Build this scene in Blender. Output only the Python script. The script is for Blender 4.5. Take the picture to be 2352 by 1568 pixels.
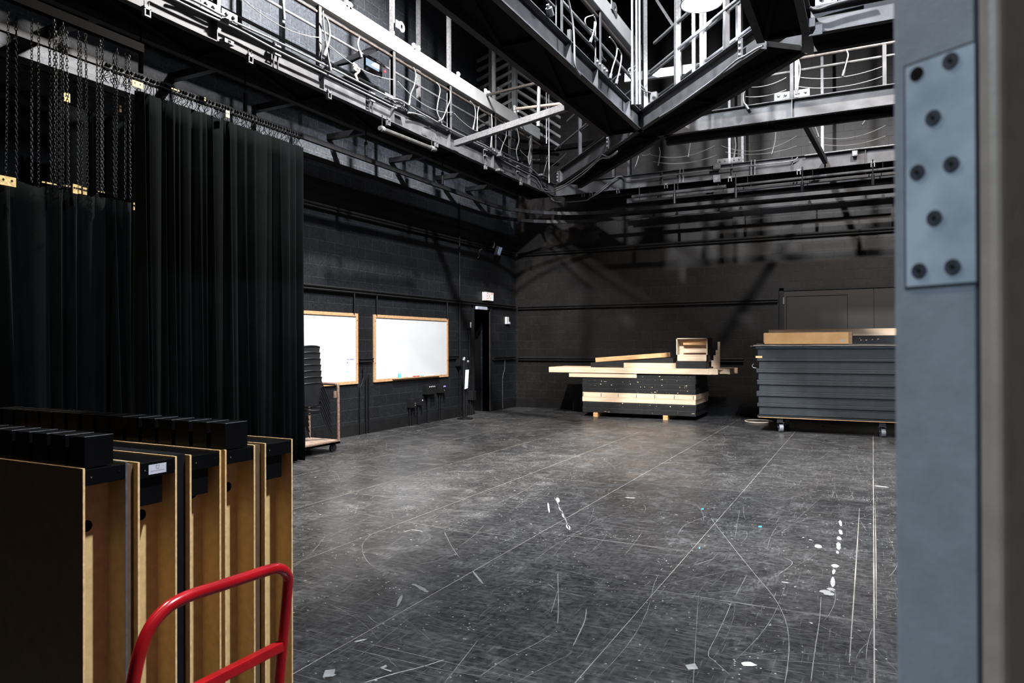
import bpy, math, random
from mathutils import Vector, Matrix
SC = bpy.context.scene
COL = SC.collection
for o in list(bpy.data.objects): bpy.data.objects.remove(o)
V = Vector
# ------------------------------------------------------------------ camera
H = 1.58; FPX = 1635.2
yaw, pit, rol = math.radians(26.864), math.radians(0.2385), math.radians(-0.1813)
_r = V((math.cos(yaw), math.sin(yaw), 0)); _f = V((-math.sin(yaw), math.cos(yaw), 0)); _u = V((0, 0, 1))
_f2 = _f*math.cos(pit)+_u*math.sin(pit); _u2 = _u*math.cos(pit)-_f*math.sin(pit)
CR = _r*math.cos(rol)+_u2*math.sin(rol); CU = _u2*math.cos(rol)-_r*math.sin(rol); CF = _f2
CP = V((0, 0, H))
cd = bpy.data.cameras.new('camera'); cam = bpy.data.objects.new('camera', cd); COL.objects.link(cam)
cd.sensor_width = 36; cd.lens = FPX/2352*36; cd.clip_start = 0.02; cd.clip_end = 100
m = Matrix((CR, CU, -CF)).transposed().to_4x4(); m.translation = CP; cam.matrix_world = m
cd.dof.use_dof = True; cd.dof.focus_distance = 12.5; cd.dof.aperture_fstop = 11
SC.camera = cam
# ------------------------------------------------------------------ world, exposure, lamps of the room
w = bpy.data.worlds.new('world'); SC.world = w; w.use_nodes = True
w.node_tree.nodes['Background'].inputs[0].default_value = (0.55, 0.6, 0.7, 1)
w.node_tree.nodes['Background'].inputs[1].default_value = 0.0
SC.view_settings.view_transform = 'Standard'; SC.view_settings.look = 'None'
SC.view_settings.exposure = 0.0; SC.view_settings.gamma = 1.0; SC.view_settings.use_curve_mapping = False
LAMPS = [  # position, watts, colour, aim direction, cone degrees
    ((-1.97, 9.4, 6.02), 800, (0.86, 0.92, 1.0), (-.12, .70, -.68), 130),
    ((-4.3, 7.7, 7.9), 8500, (1.0, 0.97, 0.93), (-.85, .10, -1), 132),
    ((0.9, 9.8, 8.3), 5500, (1.0, 0.94, 0.88), (-.15, .35, -1), 112),
    ((-2.2, 6.2, 8.3), 8200, (0.95, 0.97, 1.0), (-.1, .80, -1), 112),
    ((-4.6, 1.6, 8.3), 2300, (1.0, 0.88, 0.72), (.1, 0, -1), 112),
    ((1.2, 3.4, 8.3), 6500, (0.84, 0.9, 1.0), (-.2, .25, -1), 112),
]
# ------------------------------------------------------------------ pixel -> point on a real plane of the room
def ray(px, py): return CF + CR*((px-1176)/FPX) + CU*((784-py)/FPX)
def onx(px, py, X): d = ray(px, py); return CP + d*(X/d.x)
def ony(px, py, Y): d = ray(px, py); return CP + d*(Y/d.y)
def onz(px, py, Z): d = ray(px, py); return CP + d*((Z-H)/d.z)
# ------------------------------------------------------------------ materials
def pr(name, col, rough=0.5, metal=0.0, noise=0.0, scale=8.0, bump=0.0, emit=None, es=0.0, spec=0.5, col2=None, stretch=None, bscale=None):
    mt = bpy.data.materials.new(name); mt.use_nodes = True
    nt = mt.node_tree; b = nt.nodes['Principled BSDF']
    b.inputs['Base Color'].default_value = (*col, 1); b.inputs['Roughness'].default_value = rough
    b.inputs['Metallic'].default_value = metal; b.inputs['Specular IOR Level'].default_value = spec
    if emit: b.inputs['Emission Color'].default_value = (*emit, 1); b.inputs['Emission Strength'].default_value = es
    if noise > 0 or bump > 0 or col2:
        tc = nt.nodes.new('ShaderNodeTexCoord'); mp = nt.nodes.new('ShaderNodeMapping')
        nt.links.new(tc.outputs['Object'], mp.inputs[0])
        if stretch: mp.inputs['Scale'].default_value = stretch
        n = nt.nodes.new('ShaderNodeTexNoise'); n.inputs['Scale'].default_value = scale; n.inputs['Detail'].default_value = 6
        nt.links.new(mp.outputs[0], n.inputs[0])
        cr = nt.nodes.new('ShaderNodeValToRGB')
        c2 = col2 or tuple(min(1, c*(1+noise)) for c in col); c1 = col if col2 else tuple(c*(1-noise) for c in col)
        cr.color_ramp.elements[0].color = (*c1, 1); cr.color_ramp.elements[1].color = (*c2, 1)
        cr.color_ramp.elements[0].position = 0.35; cr.color_ramp.elements[1].position = 0.68
        nt.links.new(n.outputs[0], cr.inputs[0]); nt.links.new(cr.outputs[0], b.inputs['Base Color'])
        if bump > 0:
            n2 = nt.nodes.new('ShaderNodeTexNoise'); n2.inputs['Scale'].default_value = bscale or scale*6
            nt.links.new(mp.outputs[0], n2.inputs[0])
            bp = nt.nodes.new('ShaderNodeBump'); bp.inputs['Strength'].default_value = bump; bp.inputs['Distance'].default_value = 0.01
            nt.links.new(n2.outputs[0], bp.inputs['Height']); nt.links.new(bp.outputs[0], b.inputs['Normal'])
    return mt

def block_mat(name, axis, col, offz, offh, LIT_UP):
    mt = bpy.data.materials.new(name); mt.use_nodes = True
    nt = mt.node_tree; N = nt.nodes; L = nt.links; b = N['Principled BSDF']
    tc = N.new('ShaderNodeTexCoord'); sp = N.new('ShaderNodeSeparateXYZ'); cb = N.new('ShaderNodeCombineXYZ')
    gm = N.new('ShaderNodeNewGeometry')
    L.new(gm.outputs['Position'], sp.inputs[0])
    ah = N.new('ShaderNodeMath'); ah.operation = 'ADD'; ah.inputs[1].default_value = offh+40.64
    az = N.new('ShaderNodeMath'); az.operation = 'ADD'; az.inputs[1].default_value = offz
    L.new(sp.outputs[axis], ah.inputs[0]); L.new(sp.outputs[2], az.inputs[0])
    L.new(ah.outputs[0], cb.inputs[0]); L.new(az.outputs[0], cb.inputs[1])
    br = N.new('ShaderNodeTexBrick'); br.offset = 0.5; br.squash = 1.0
    br.inputs['Scale'].default_value = 1; br.inputs['Brick Width'].default_value = 0.4064; br.inputs['Row Height'].default_value = 0.2032
    br.inputs['Mortar Size'].default_value = 0.006; br.inputs['Mortar Smooth'].default_value = 0.35; br.inputs['Bias'].default_value = 0
    br.inputs['Color1'].default_value = (*[c*0.85 for c in col], 1); br.inputs['Color2'].default_value = (*[c*1.2 for c in col], 1)
    br.inputs['Mortar'].default_value = (*[c*2.1 for c in col], 1)  # joints paler than the blocks: light catching them is put into the colour
    L.new(cb.outputs[0], br.inputs['Vector'])
    n = N.new('ShaderNodeTexNoise'); n.inputs['Scale'].default_value = 0.9; n.inputs['Detail'].default_value = 8; L.new(gm.outputs['Position'], n.inputs[0])
    mx = N.new('ShaderNodeMix'); mx.data_type = 'RGBA'; mx.blend_type = 'MULTIPLY'; mx.inputs[0].default_value = 0.6
    cr = N.new('ShaderNodeValToRGB'); cr.color_ramp.elements[0].position = .3; cr.color_ramp.elements[0].color = (.62, .62, .66, 1); cr.color_ramp.elements[1].position = .7; cr.color_ramp.elements[1].color = (1.25, 1.2, 1.15, 1)
    L.new(n.outputs[0], cr.inputs[0]); L.new(br.outputs['Color'], mx.inputs[6]); L.new(cr.outputs[0], mx.inputs[7]); zr = N.new('ShaderNodeMapRange'); L.new(sp.outputs[2], zr.inputs[0]); zr.inputs[1].default_value = 4.30; zr.inputs[2].default_value = 4.36; zr.inputs[3].default_value = 1.0; zr.inputs[4].default_value = LIT_UP  # wall colour raised above the track height, painting in stronger light
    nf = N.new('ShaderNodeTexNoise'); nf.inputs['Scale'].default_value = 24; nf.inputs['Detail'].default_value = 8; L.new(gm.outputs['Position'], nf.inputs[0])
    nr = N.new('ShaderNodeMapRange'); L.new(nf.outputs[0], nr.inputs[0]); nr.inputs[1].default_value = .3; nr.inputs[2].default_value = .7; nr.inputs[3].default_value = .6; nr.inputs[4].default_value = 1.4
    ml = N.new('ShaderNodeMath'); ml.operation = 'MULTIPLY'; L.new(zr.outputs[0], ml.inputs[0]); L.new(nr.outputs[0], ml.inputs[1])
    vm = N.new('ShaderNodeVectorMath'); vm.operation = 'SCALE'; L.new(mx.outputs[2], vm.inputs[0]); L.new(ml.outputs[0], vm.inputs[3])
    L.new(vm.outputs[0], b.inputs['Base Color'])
    b.inputs['Roughness'].default_value = 0.5; b.inputs['Specular IOR Level'].default_value = 0.2
    n2 = N.new('ShaderNodeTexNoise'); n2.inputs['Scale'].default_value = 70; n2.inputs['Detail'].default_value = 4; L.new(gm.outputs['Position'], n2.inputs[0])
    inv = N.new('ShaderNodeMath'); inv.operation = 'MULTIPLY_ADD'; inv.inputs[1].default_value = -1.0; inv.inputs[2].default_value = 1.0; L.new(br.outputs['Fac'], inv.inputs[0])
    ad = N.new('ShaderNodeMath'); ad.operation = 'MULTIPLY_ADD'; ad.inputs[1].default_value = 0.22; L.new(n2.outputs[0], ad.inputs[0]); L.new(inv.outputs[0], ad.inputs[2])
    bp = N.new('ShaderNodeBump'); bp.inputs['Strength'].default_value = 1.0; bp.inputs['Distance'].default_value = 0.006
    L.new(ad.outputs[0], bp.inputs['Height']); L.new(bp.outputs[0], b.inputs['Normal'])
    return mt

def floor_mat():
    mt = bpy.data.materials.new('painted_board_floor'); mt.use_nodes = True
    nt = mt.node_tree; N = nt.nodes; L = nt.links; b = N['Principled BSDF']
    gm = N.new('ShaderNodeNewGeometry')
    def noise(sc, det, scale=(1, 1, 1), rot=0, dist=0.0):
        mp = N.new('ShaderNodeMapping'); mp.inputs['Scale'].default_value = scale; mp.inputs['Rotation'].default_value = (0, 0, rot)
        L.new(gm.outputs['Position'], mp.inputs[0])
        n = N.new('ShaderNodeTexNoise'); n.inputs['Scale'].default_value = sc; n.inputs['Detail'].default_value = det; n.inputs['Distortion'].default_value = dist
        L.new(mp.outputs[0], n.inputs[0]); return n
    def ramp(src, p0, c0, p1, c1):
        cr = N.new('ShaderNodeValToRGB'); e = cr.color_ramp.elements
        e[0].position = p0; e[0].color = (*c0, 1); e[1].position = p1; e[1].color = (*c1, 1)
        L.new(src, cr.inputs[0]); return cr
    def mix(a, bb, fac, mode='MIX'):
        mx = N.new('ShaderNodeMix'); mx.data_type = 'RGBA'; mx.blend_type = mode
        if isinstance(fac, float): mx.inputs[0].default_value = fac
        else: L.new(fac, mx.inputs[0])
        L.new(a, mx.inputs[6]); L.new(bb, mx.inputs[7]); return mx.outputs[2]
    g = lambda v, t=(1, 1, 1.0): (v*t[0], v*t[1], v*t[2])
    base = ramp(noise(0.7, 8, dist=.6).outputs[0], .3, (.0085, .0086, .0098), .72, (.031, .0308, .031))
    scuff = ramp(noise(3.2, 12, (1.0, 1.0, 1), 0.35, 1.2).outputs[0], .50, g(0), .80, g(.55))
    dust = N.new('ShaderNodeRGB'); dust.outputs[0].default_value = (.085, .085, .087, 1)
    c = mix(base.outputs[0], dust.outputs[0], scuff.outputs[0])
    fine = ramp(noise(26, 12, (1, 1, 1), 0, .5).outputs[0], .35, (.45, .45, .46), .70, (1.75, 1.72, 1.68))
    c = mix(c, fine.outputs[0], 1.0, 'MULTIPLY')
    blot = ramp(noise(1.9, 10, (1, 1, 1), 0, 1.6).outputs[0], .57, g(0), .74, g(.55))
    grime = ramp(noise(60, 4, (1, .25, 1), .6).outputs[0], .40, (.02, .02, .021), .62, (.16, .158, .155))
    c = mix(c, grime.outputs[0], blot.outputs[0])
    # fine directional scratches, several families
    for (s, r, p0, p1, k) in (((1.2, 44, 1), 0.5, .60, .68, .40), ((60, 1.8, 1), -0.25, .62, .70, .4), ((2.2, 75, 1), 1.25, .62, .70, .45), ((1.5, 90, 1), 2.2, .62, .70, .4), ((3, 70, 1), -.9, .63, .7, .4)):
        nn = noise(2.2, 5, s, r, .4)
        f = ramp(nn.outputs[0], p0, g(0), p1, g(k))
        lt = N.new('ShaderNodeRGB'); lt.outputs[0].default_value = (.15, .147, .143, 1)
        c = mix(c, lt.outputs[0], f.outputs[0])
    # little paint flecks
    vo = N.new('ShaderNodeTexVoronoi'); vo.inputs['Scale'].default_value = 22; vo.inputs['Randomness'].default_value = 1
    L.new(gm.outputs['Position'], vo.inputs[0])
    fl = ramp(vo.outputs['Distance'], .07, g(1), .13, g(0))
    sel = ramp(noise(2.7, 3).outputs[0], .47, g(0), .56, g(.75))
    mm = N.new('ShaderNodeMath'); mm.operation = 'MULTIPLY'; L.new(fl.outputs[0], mm.inputs[0]); L.new(sel.outputs[0], mm.inputs[1])
    wt = N.new('ShaderNodeRGB'); wt.outputs[0].default_value = (.45, .44, .40, 1)
    c = mix(c, wt.outputs[0], mm.outputs[0])
    L.new(c, b.inputs['Base Color'])
    rr = N.new('ShaderNodeMapRange'); rn = noise(2.0, 9, dist=.8); L.new(rn.outputs[0], rr.inputs[0])
    rr.inputs[1].default_value = .3; rr.inputs[2].default_value = .75; rr.inputs[3].default_value = .24; rr.inputs[4].default_value = .42
    L.new(rr.outputs[0], b.inputs['Roughness']); b.inputs['Specular IOR Level'].default_value = 0.6
    bn = noise(14, 9); bp = N.new('ShaderNodeBump'); bp.inputs['Strength'].default_value = .10; bp.inputs['Distance'].default_value = .01
    L.new(bn.outputs[0], bp.inputs['Height']); L.new(bp.outputs[0], b.inputs['Normal'])
    return mt

M = {}
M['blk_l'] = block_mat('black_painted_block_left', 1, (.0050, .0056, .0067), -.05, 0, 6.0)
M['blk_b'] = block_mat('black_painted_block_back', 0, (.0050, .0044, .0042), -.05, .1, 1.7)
M['black'] = pr('black_paint', (.0030, .0030, .0034), .6, spec=.2, noise=.3, bump=.1)
M['dblack'] = pr('deep_black', (.0015, .0015, .0018), .85, noise=.2, spec=.08)
M['black_metal'] = pr('black_metal', (.004, .004, .0047), .45, spec=.22, noise=.3, scale=20)
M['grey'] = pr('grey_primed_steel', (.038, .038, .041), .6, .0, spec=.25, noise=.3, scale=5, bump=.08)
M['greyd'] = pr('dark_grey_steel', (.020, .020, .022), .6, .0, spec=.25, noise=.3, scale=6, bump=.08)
M['tubew'] = pr('pale_grey_tube', (.21, .21, .215), .45, .1, noise=.12, scale=3)
M['galv'] = pr('galvanised_steel', (.10, .10, .105), .42, .3, noise=.25, scale=30)
M['pipe'] = pr('steel_pipe', (.05, .05, .049), .38, .4, noise=.3, scale=9)
M['rust'] = pr('worn_brown_pipe', (.024, .018, .015), .45, .1, col2=(.05, .041, .037), scale=25)
M['cable'] = pr('pale_cable', (.11, .11, .11), .5, noise=.1)
M['cabd'] = pr('black_cable', (.012, .012, .014), .45, noise=.1)
M['box'] = pr('electrical_box', (.06, .06, .064), .5, .2, noise=.15, scale=25)
M['capblk'] = pr('gloss_black_block', (.0018, .0018, .002), .3, noise=.2, spec=.22)
M['cage'] = pr('cage_steel', (.16, .16, .16), .5, noise=.3, scale=4)
M['glint'] = pr('block_edge_glint', (.20, .20, .21), .4, noise=.3, scale=40)  # edge highlight put into a colour, for the cap blocks
M['bulb'] = pr('lamp_glass', (1, 1, 1), .3, emit=(.9, .95, 1), es=60)
M['bulb1'] = pr('near_lamp_glass', (1, 1, 1), .3, emit=(.84, .91, 1), es=260)
M['white'] = pr('white_plastic', (.38, .38, .38), .4, noise=.04)
M['red'] = pr('red_gloss_paint', (.27, .004, .007), .22, noise=.18, scale=12, bump=.02)
M['board'] = pr('whiteboard_face', (.355, .362, .37), .18, noise=.03, scale=2)
M['pine'] = pr('bright_pine', (.60, .43, .285), .6, col2=(.74, .58, .42), scale=2.2, stretch=(1, 14, 14), bump=.05)
M['oak'] = pr('oak_trim', (.25, .14, .07), .45, col2=(.33, .2, .105), scale=3, stretch=(1, 5, 12), bump=.04)
M['pine2'] = pr('amber_pine', (.56, .30, .12), .6, col2=(.70, .42, .2), scale=2.2, stretch=(1.2, 14, 14), bump=.05)
M['bwood'] = pr('black_painted_lumber', (.0068, .0068, .0074), .5, noise=.35, scale=14, bump=.12)
M['gwood'] = pr('slate_painted_plywood', (.0120, .0158, .0188), .5, noise=.22, scale=9, bump=.06)
M['ply'] = pr('tan_hardboard', (.47, .315, .13), .6, col2=(.56, .385, .165), scale=30, bump=.05)
M['plyd'] = pr('shaded_brown_hardboard', (.07, .042, .02), .62, col2=(.095, .058, .027), scale=20, bump=.05)
M['plyedge'] = pr('pale_board_edge', (.62, .42, .2), .6, noise=.2, scale=40)
M['card'] = pr('brown_cardboard', (.52, .27, .10), .75, col2=(.62, .35, .14), scale=4, bump=.03)
M['velour'] = pr('black_velour', (.0005, .0008, .0009), .9, spec=.03, noise=.35, scale=3, bump=.15, bscale=160)
M['velour'].node_tree.nodes['Principled BSDF'].inputs['Sheen Weight'].default_value = .006
M['velour'].node_tree.nodes['Principled BSDF'].inputs['Sheen Roughness'].default_value = .4
M['velour'].node_tree.nodes['Principled BSDF'].inputs['Sheen Tint'].default_value = (.75, .9, .9, 1)
M['web'] = pr('tan_webbing', (.50, .33, .13), .8, noise=.3, scale=60)
M['chair'] = pr('black_moulded_plastic', (.0060, .0068, .0078), .4, spec=.35, noise=.15, bump=.04)
M['rusty'] = pr('rusty_brown_steel', (.09, .055, .04), .6, .3, col2=(.2, .13, .1), scale=30)
M['bluegrey'] = pr('blue_grey_door_paint', (.135, .162, .19), .45, noise=.08, scale=60, bump=.04)
M['hinge'] = pr('brushed_hinge_steel', (.22, .28, .33), .38, .35, col2=(.34, .42, .48), scale=38)
M['screw'] = pr('dark_screw', (.035, .042, .055), .4, .6, noise=.3, scale=300)
M['frame'] = pr('taupe_frame_paint', (.24, .205, .17), .5, noise=.08, scale=60, bump=.03)
M['glow'] = pr('exit_face', (.35, .32, .32), .5, emit=(1, .90, .90), es=.75)
M['exitred'] = pr('exit_red', (.35, .02, .02), .5, emit=(1, .10, .08), es=.5)
M['signred'] = pr('red_led', (.9, .02, .03), .5, emit=(1, .05, .07), es=1.2)
M['paper'] = pr('paper', (.42, .42, .46), .7, noise=.03)
M['ink'] = pr('grey_ink', (.25, .25, .30), .7, noise=.1)
M['navy'] = pr('navy_ink', (.12, .11, .3), .7, noise=.1)
M['inkred'] = pr('coral_ink', (.8, .3, .25), .7, noise=.1)
M['inkgreen'] = pr('green_ink', (.1, .35, .28), .7, noise=.1)
M['tape'] = pr('white_tape', (.62, .62, .60), .6, noise=.15, scale=20)
M['dull'] = pr('dull_tape', (.20, .20, .195), .6, noise=.2, scale=20)
M['blue'] = pr('blue_tape', (.05, .38, .62), .5, noise=.1)
M['bluel'] = pr('blue_line', (.03, .2, .42), .5, emit=(.05, .3, .6), es=.12)
M['wheel'] = pr('grey_rubber', (.16, .17, .185), .5, noise=.2, scale=20)
M['rope'] = pr('cream_rope', (.60, .50, .40), .8, noise=.2, scale=50)
M['orange'] = pr('orange_spot', (.6, .3, .1), .6, noise=.2)
M['floor'] = floor_mat()
M['scr'] = pr('floor_scratch', (.15, .147, .143), .55, noise=.25, scale=7)
M['scrl'] = pr('floor_scratch_pale', (.26, .255, .25), .55, noise=.3, scale=5)
M['joint'] = pr('floor_joint', (.19, .175, .155), .6, noise=.35, scale=2.5)
# ------------------------------------------------------------------ mesh helpers
class MB:
    def __init__(s): s.v = []; s.f = []; s.m = []
    def add(s, vs, fs, mi=0):
        n = len(s.v); s.v += [tuple(x) for x in vs]; s.f += [tuple(i+n for i in f) for f in fs]; s.m += [mi]*len(fs); return s
    def box(s, x0, x1, y0, y1, z0, z1, mi=0):
        return s.add([(x0,y0,z0),(x1,y0,z0),(x1,y1,z0),(x0,y1,z0),(x0,y0,z1),(x1,y0,z1),(x1,y1,z1),(x0,y1,z1)],
                     [(0,3,2,1),(4,5,6,7),(0,1,5,4),(1,2,6,5),(2,3,7,6),(3,0,4,7)], mi)
    def frame(s, c, ax, ay, az, hx, hy, hz, mi=0):
        c = V(c); ax = V(ax)*hx; ay = V(ay)*hy; az = V(az)*hz
        P = [c+ax*i+ay*j+az*k for (i, j, k) in ((-1,-1,-1),(1,-1,-1),(1,1,-1),(-1,1,-1),(-1,-1,1),(1,-1,1),(1,1,1),(-1,1,1))]
        return s.add(P, [(0,3,2,1),(4,5,6,7),(0,1,5,4),(1,2,6,5),(2,3,7,6),(3,0,4,7)], mi)
    def bar(s, p, q, w, h, up=(0, 0, 1), mi=0):
        p = V(p); q = V(q); d = (q-p); l = d.length; d.normalize(); up = V(up)
        if abs(d.dot(up)) > .99: up = V((0, 1, 0))
        sd = d.cross(up).normalized(); u2 = sd.cross(d)
        return s.frame((p+q)/2, d, sd, u2, l/2, w/2, h/2, mi)
    def tube(s, pts, r, n=8, mi=0, closed=False):
        pts = [V(p) for p in pts]; k = len(pts); vs = []; fs = []; pn = None
        for i, p in enumerate(pts):
            a = pts[i-1] if (i or closed) else p; b = pts[(i+1) % k] if (i < k-1 or closed) else p
            t = (b-a).normalized()
            if pn is None:
                up = V((0, 0, 1)) if abs(t.z) < .9 else V((1, 0, 0)); nn = t.cross(up).normalized()
            else: nn = (pn - t*pn.dot(t)).normalized()
            pn = nn; bb = t.cross(nn)
            for j in range(n):
                an = 2*math.pi*j/n; vs.append(p+(nn*math.cos(an)+bb*math.sin(an))*r)
        for i in range(k if closed else k-1):
            for j in range(n):
                a = i*n+j; b = i*n+(j+1) % n; c = ((i+1) % k)*n+(j+1) % n; d = ((i+1) % k)*n+j
                fs.append((a, d, c, b))
        if not closed: fs += [tuple(range(n)), tuple(reversed(range((k-1)*n, k*n)))]
        return s.add(vs, fs, mi)
    def cyl(s, p, q, r, n=16, mi=0): return s.tube([p, q], r, n, mi)
    def prism(s, poly, vec, mi=0):
        vec = V(vec); a = [V(p) for p in poly]; n = len(a)
        return s.add(a+[p+vec for p in a], [tuple(reversed(range(n))), tuple(range(n, 2*n))]+[(i, (i+1) % n, n+(i+1) % n, n+i) for i in range(n)], mi)
    def sphere(s, c, r, n=10, mi=0, sc=(1, 1, 1)):
        c = V(c); vs = [c+V((0, 0, r*sc[2]))]; fs = []; m_ = n//2
        for i in range(1, m_):
            a = math.pi*i/m_
            for j in range(n):
                b = 2*math.pi*j/n; vs.append(c+V((r*math.sin(a)*math.cos(b)*sc[0], r*math.sin(a)*math.sin(b)*sc[1], r*math.cos(a)*sc[2])))
        vs.append(c-V((0, 0, r*sc[2]))); L_ = len(vs)-1
        for j in range(n): fs.append((0, 1+j, 1+(j+1) % n))
        for i in range(m_-2):
            for j in range(n): fs.append((1+i*n+j, 1+(i+1)*n+j, 1+(i+1)*n+(j+1) % n, 1+i*n+(j+1) % n))
        for j in range(n): fs.append((L_, 1+(m_-2)*n+(j+1) % n, 1+(m_-2)*n+j))
        return s.add(vs, fs, mi)
    def build(s, name, mats, parent=None, smooth=False, bevel=0.0, label=None):
        if not isinstance(mats, (list, tuple)): mats = [mats]
        xs = [v[0] for v in s.v]; ys = [v[1] for v in s.v]; zs = [v[2] for v in s.v]
        c = V(((min(xs)+max(xs))/2, (min(ys)+max(ys))/2, min(zs) if parent is None else (min(zs)+max(zs))/2))
        me = bpy.data.meshes.new(name); me.from_pydata([tuple(V(v)-c) for v in s.v], [], s.f)
        for mt in mats: me.materials.append(mt)
        for i, p in enumerate(me.polygons): p.material_index = s.m[i]; p.use_smooth = smooth
        me.update()
        o = bpy.data.objects.new(name, me); COL.objects.link(o)
        pl = V((0, 0, 0)); q = parent
        while q is not None: pl = pl+q.location; q = q.parent
        o.location = c-pl
        if parent: o.parent = parent
        if bevel > 0:
            b = o.modifiers.new('bevel', 'BEVEL'); b.width = bevel; b.segments = 2; b.limit_method = 'ANGLE'
        if smooth:
            try:
                mt_ = o.modifiers.new('es', 'EDGE_SPLIT'); mt_.split_angle = math.radians(50)
            except Exception: pass
        if label: o['label'] = label
        return o
def tag(o, label, cat, group=None, kind=None):
    if label: o['label'] = label
    if cat: o['category'] = cat
    if group: o['group'] = group
    if kind: o['kind'] = kind
    return o
def empty(name, loc):
    o = bpy.data.objects.new(name, None); COL.objects.link(o); o.location = loc; o.empty_display_size = .1; return o
def struct(name, mb, mats, **k):
    o = mb.build(name, mats, **k); o['kind'] = 'structure'; return o
def copy_tree(o, parent=None):
    c = o.copy(); COL.objects.link(c); c.parent = parent
    for ch in list(o.children): copy_tree(ch, c)
    return c
def text_mesh(txt, size, origin, ax, ay, name, mat, parent, depth=.0005, fit=None):
    cu = bpy.data.curves.new('t', 'FONT'); cu.body = txt; cu.size = 1; cu.extrude = 0; cu.align_x = 'CENTER'; cu.align_y = 'CENTER'
    to = bpy.data.objects.new('t', cu); COL.objects.link(to)
    dg = bpy.context.evaluated_depsgraph_get(); me = to.evaluated_get(dg).to_mesh()
    ax = V(ax); ay = V(ay); og = V(origin)
    xs = [v.co.x for v in me.vertices]; sx = size
    if fit: sx = fit/(max(xs)-min(xs))
    mb = MB(); mb.add([og+ax*(v.co.x*sx)+ay*(v.co.y*size) for v in me.vertices], [tuple(p.vertices) for p in me.polygons])
    to.evaluated_get(dg).to_mesh_clear(); bpy.data.objects.remove(to); bpy.data.curves.remove(cu)
    return mb.build(name, mat, parent)
def smooth_path(pts, n=6, closed=False):
    pts = [V(p) for p in pts]; out = []; k = len(pts)
    for i in range(k if closed else k-1):
        if closed: p0, p1, p2, p3 = pts[i-1], pts[i], pts[(i+1) % k], pts[(i+2) % k]
        else: p0 = pts[max(0, i-1)]; p1 = pts[i]; p2 = pts[i+1]; p3 = pts[min(k-1, i+2)]
        for j in range(n):
            t = j/n; out.append(.5*((2*p1)+(p2-p0)*t+(2*p0-5*p1+4*p2-p3)*t*t+(3*p1-p0-3*p2+p3)*t**3))
    if not closed: out.append(pts[-1])
    return out
def sag(p, q, s, n=10):
    p = V(p); q = V(q); return [p.lerp(q, i/n)-V((0, 0, s*4*(i/n)*(1-i/n))) for i in range(n+1)]
# ================================================================== SETTING
XL, YB, ZC, XR, YF = -8.08, 16.15, 9.6, 6.0, .41
rnd = random.Random(5)
fl = MB(); fl.add([(XL-1.6, -3, 0), (XR+.3, -3, 0), (XR+.3, YB+.3, 0), (XL-1.6, YB+.3, 0)], [(0, 1, 2, 3)])
def strip(pts, w, mi, z=.0009):
    pts = [V((p[0], p[1], 0)) for p in pts]; vs = []
    for i, p in enumerate(pts):
        t = (pts[min(i+1, len(pts)-1)]-pts[max(i-1, 0)]).normalized(); nn = V((-t.y, t.x, 0))
        ww = w*(.35 if i in (0, len(pts)-1) else 1)*rnd.uniform(.7, 1.2)
        vs += [p+nn*ww/2+V((0, 0, z)), p-nn*ww/2+V((0, 0, z))]
    fl.add(vs, [(2*i, 2*i+1, 2*i+3, 2*i+2) for i in range(len(pts)-1)], mi)
xj = [0.0+1.2465*k for k in range(-6, 5)]
for i, x in enumerate(xj):
    strip([(x, y+rnd.uniform(0, .2)) for y in [j*1.0 for j in range(-1, 17)]], .0048 if x != 0 else .0075, 3, .0006)
offs = {-1.2465: 4.5, -2.493: 5.46, -3.7395: 5.23}
for x in xj[:-1]:
    o0 = offs.get(round(x, 4), rnd.uniform(3, 5.4))
    y = o0-2.44*3
    while y < 16:
        if y > 0: strip([(x+t*.2077, y) for t in range(7)], .0038, 3, .0006)
        y += 2.44
strip([(-.11, 3.9), (-.112, 5), (-.115, 6.3), (-.12, 7.6)], .008, 3); strip([(.012, 4.6), (.015, 6), (.014, 8)], .008, 3)
def fp(pts, w, mi=1, n=5):
    P = [onz(a, b, 0) for a, b in pts]
    P = smooth_path(P, n) if len(P) > 2 else [P[0].lerp(P[1], i/4) for i in range(5)]
    strip(P, w*(.7 if w < .013 else 1), mi)
A1 = lambda L: [(680+x/2.76, 1000+y/2.76) for x, y in L]
A2 = lambda L: [(1250+x/2.579, 960+y/2.579) for x, y in L]
fp(A2([(985,590),(1100,740),(1240,915),(1360,1060),(1430,1200),(1450,1340),(1440,1480),(1425,1568)]), .006)
fp(A1([(380,490),(800,565),(1200,640),(1656,712)]), .006); fp(A2([(150,695),(500,745),(870,795)]), .005)
fp(A2([(660,1020),(1000,1070),(1300,1115),(1640,1165),(1955,1220)]), .006); fp(A2([(1010,1072),(1260,1112)]), .016)
fp(A1([(430,1568),(620,1510),(800,1465),(940,1420)]), .010, 2); fp(A1([(290,1340),(640,1420),(900,1480),(1200,1530)]), .006)
fp(A1([(480,625),(420,690),(440,780),(520,850),(650,890)]), .005); fp(A1([(740,940),(790,965),(833,993)]), .03, 1)
fp(A1([(940,610),(985,700),(1040,780)]), .006); fp(A1([(460,1145),(520,1190),(700,1240)]), .005)
fp(A1([(1160,1530),(1320,1420),(1500,1330),(1620,1260)]), .006); fp(A1([(940,1568),(1050,1430),(1150,1300)]), .005)
fp(A1([(980,660),(1200,652),(1400,660)]), .005); fp(A1([(1010,720),(1120,640),(1190,570)]), .004)
fp(A1([(1280,970),(1400,930),(1470,905)]), .005); fp(A1([(1120,860),(1185,940)]), .018, 1); fp(A1([(640,1085),(672,1010)]), .02, 1)
fp(A1([(680,612),(735,598),(802,608)]), .012, 2); fp(A1([(370,1308),(448,1290)]), .022, 2)
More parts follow.
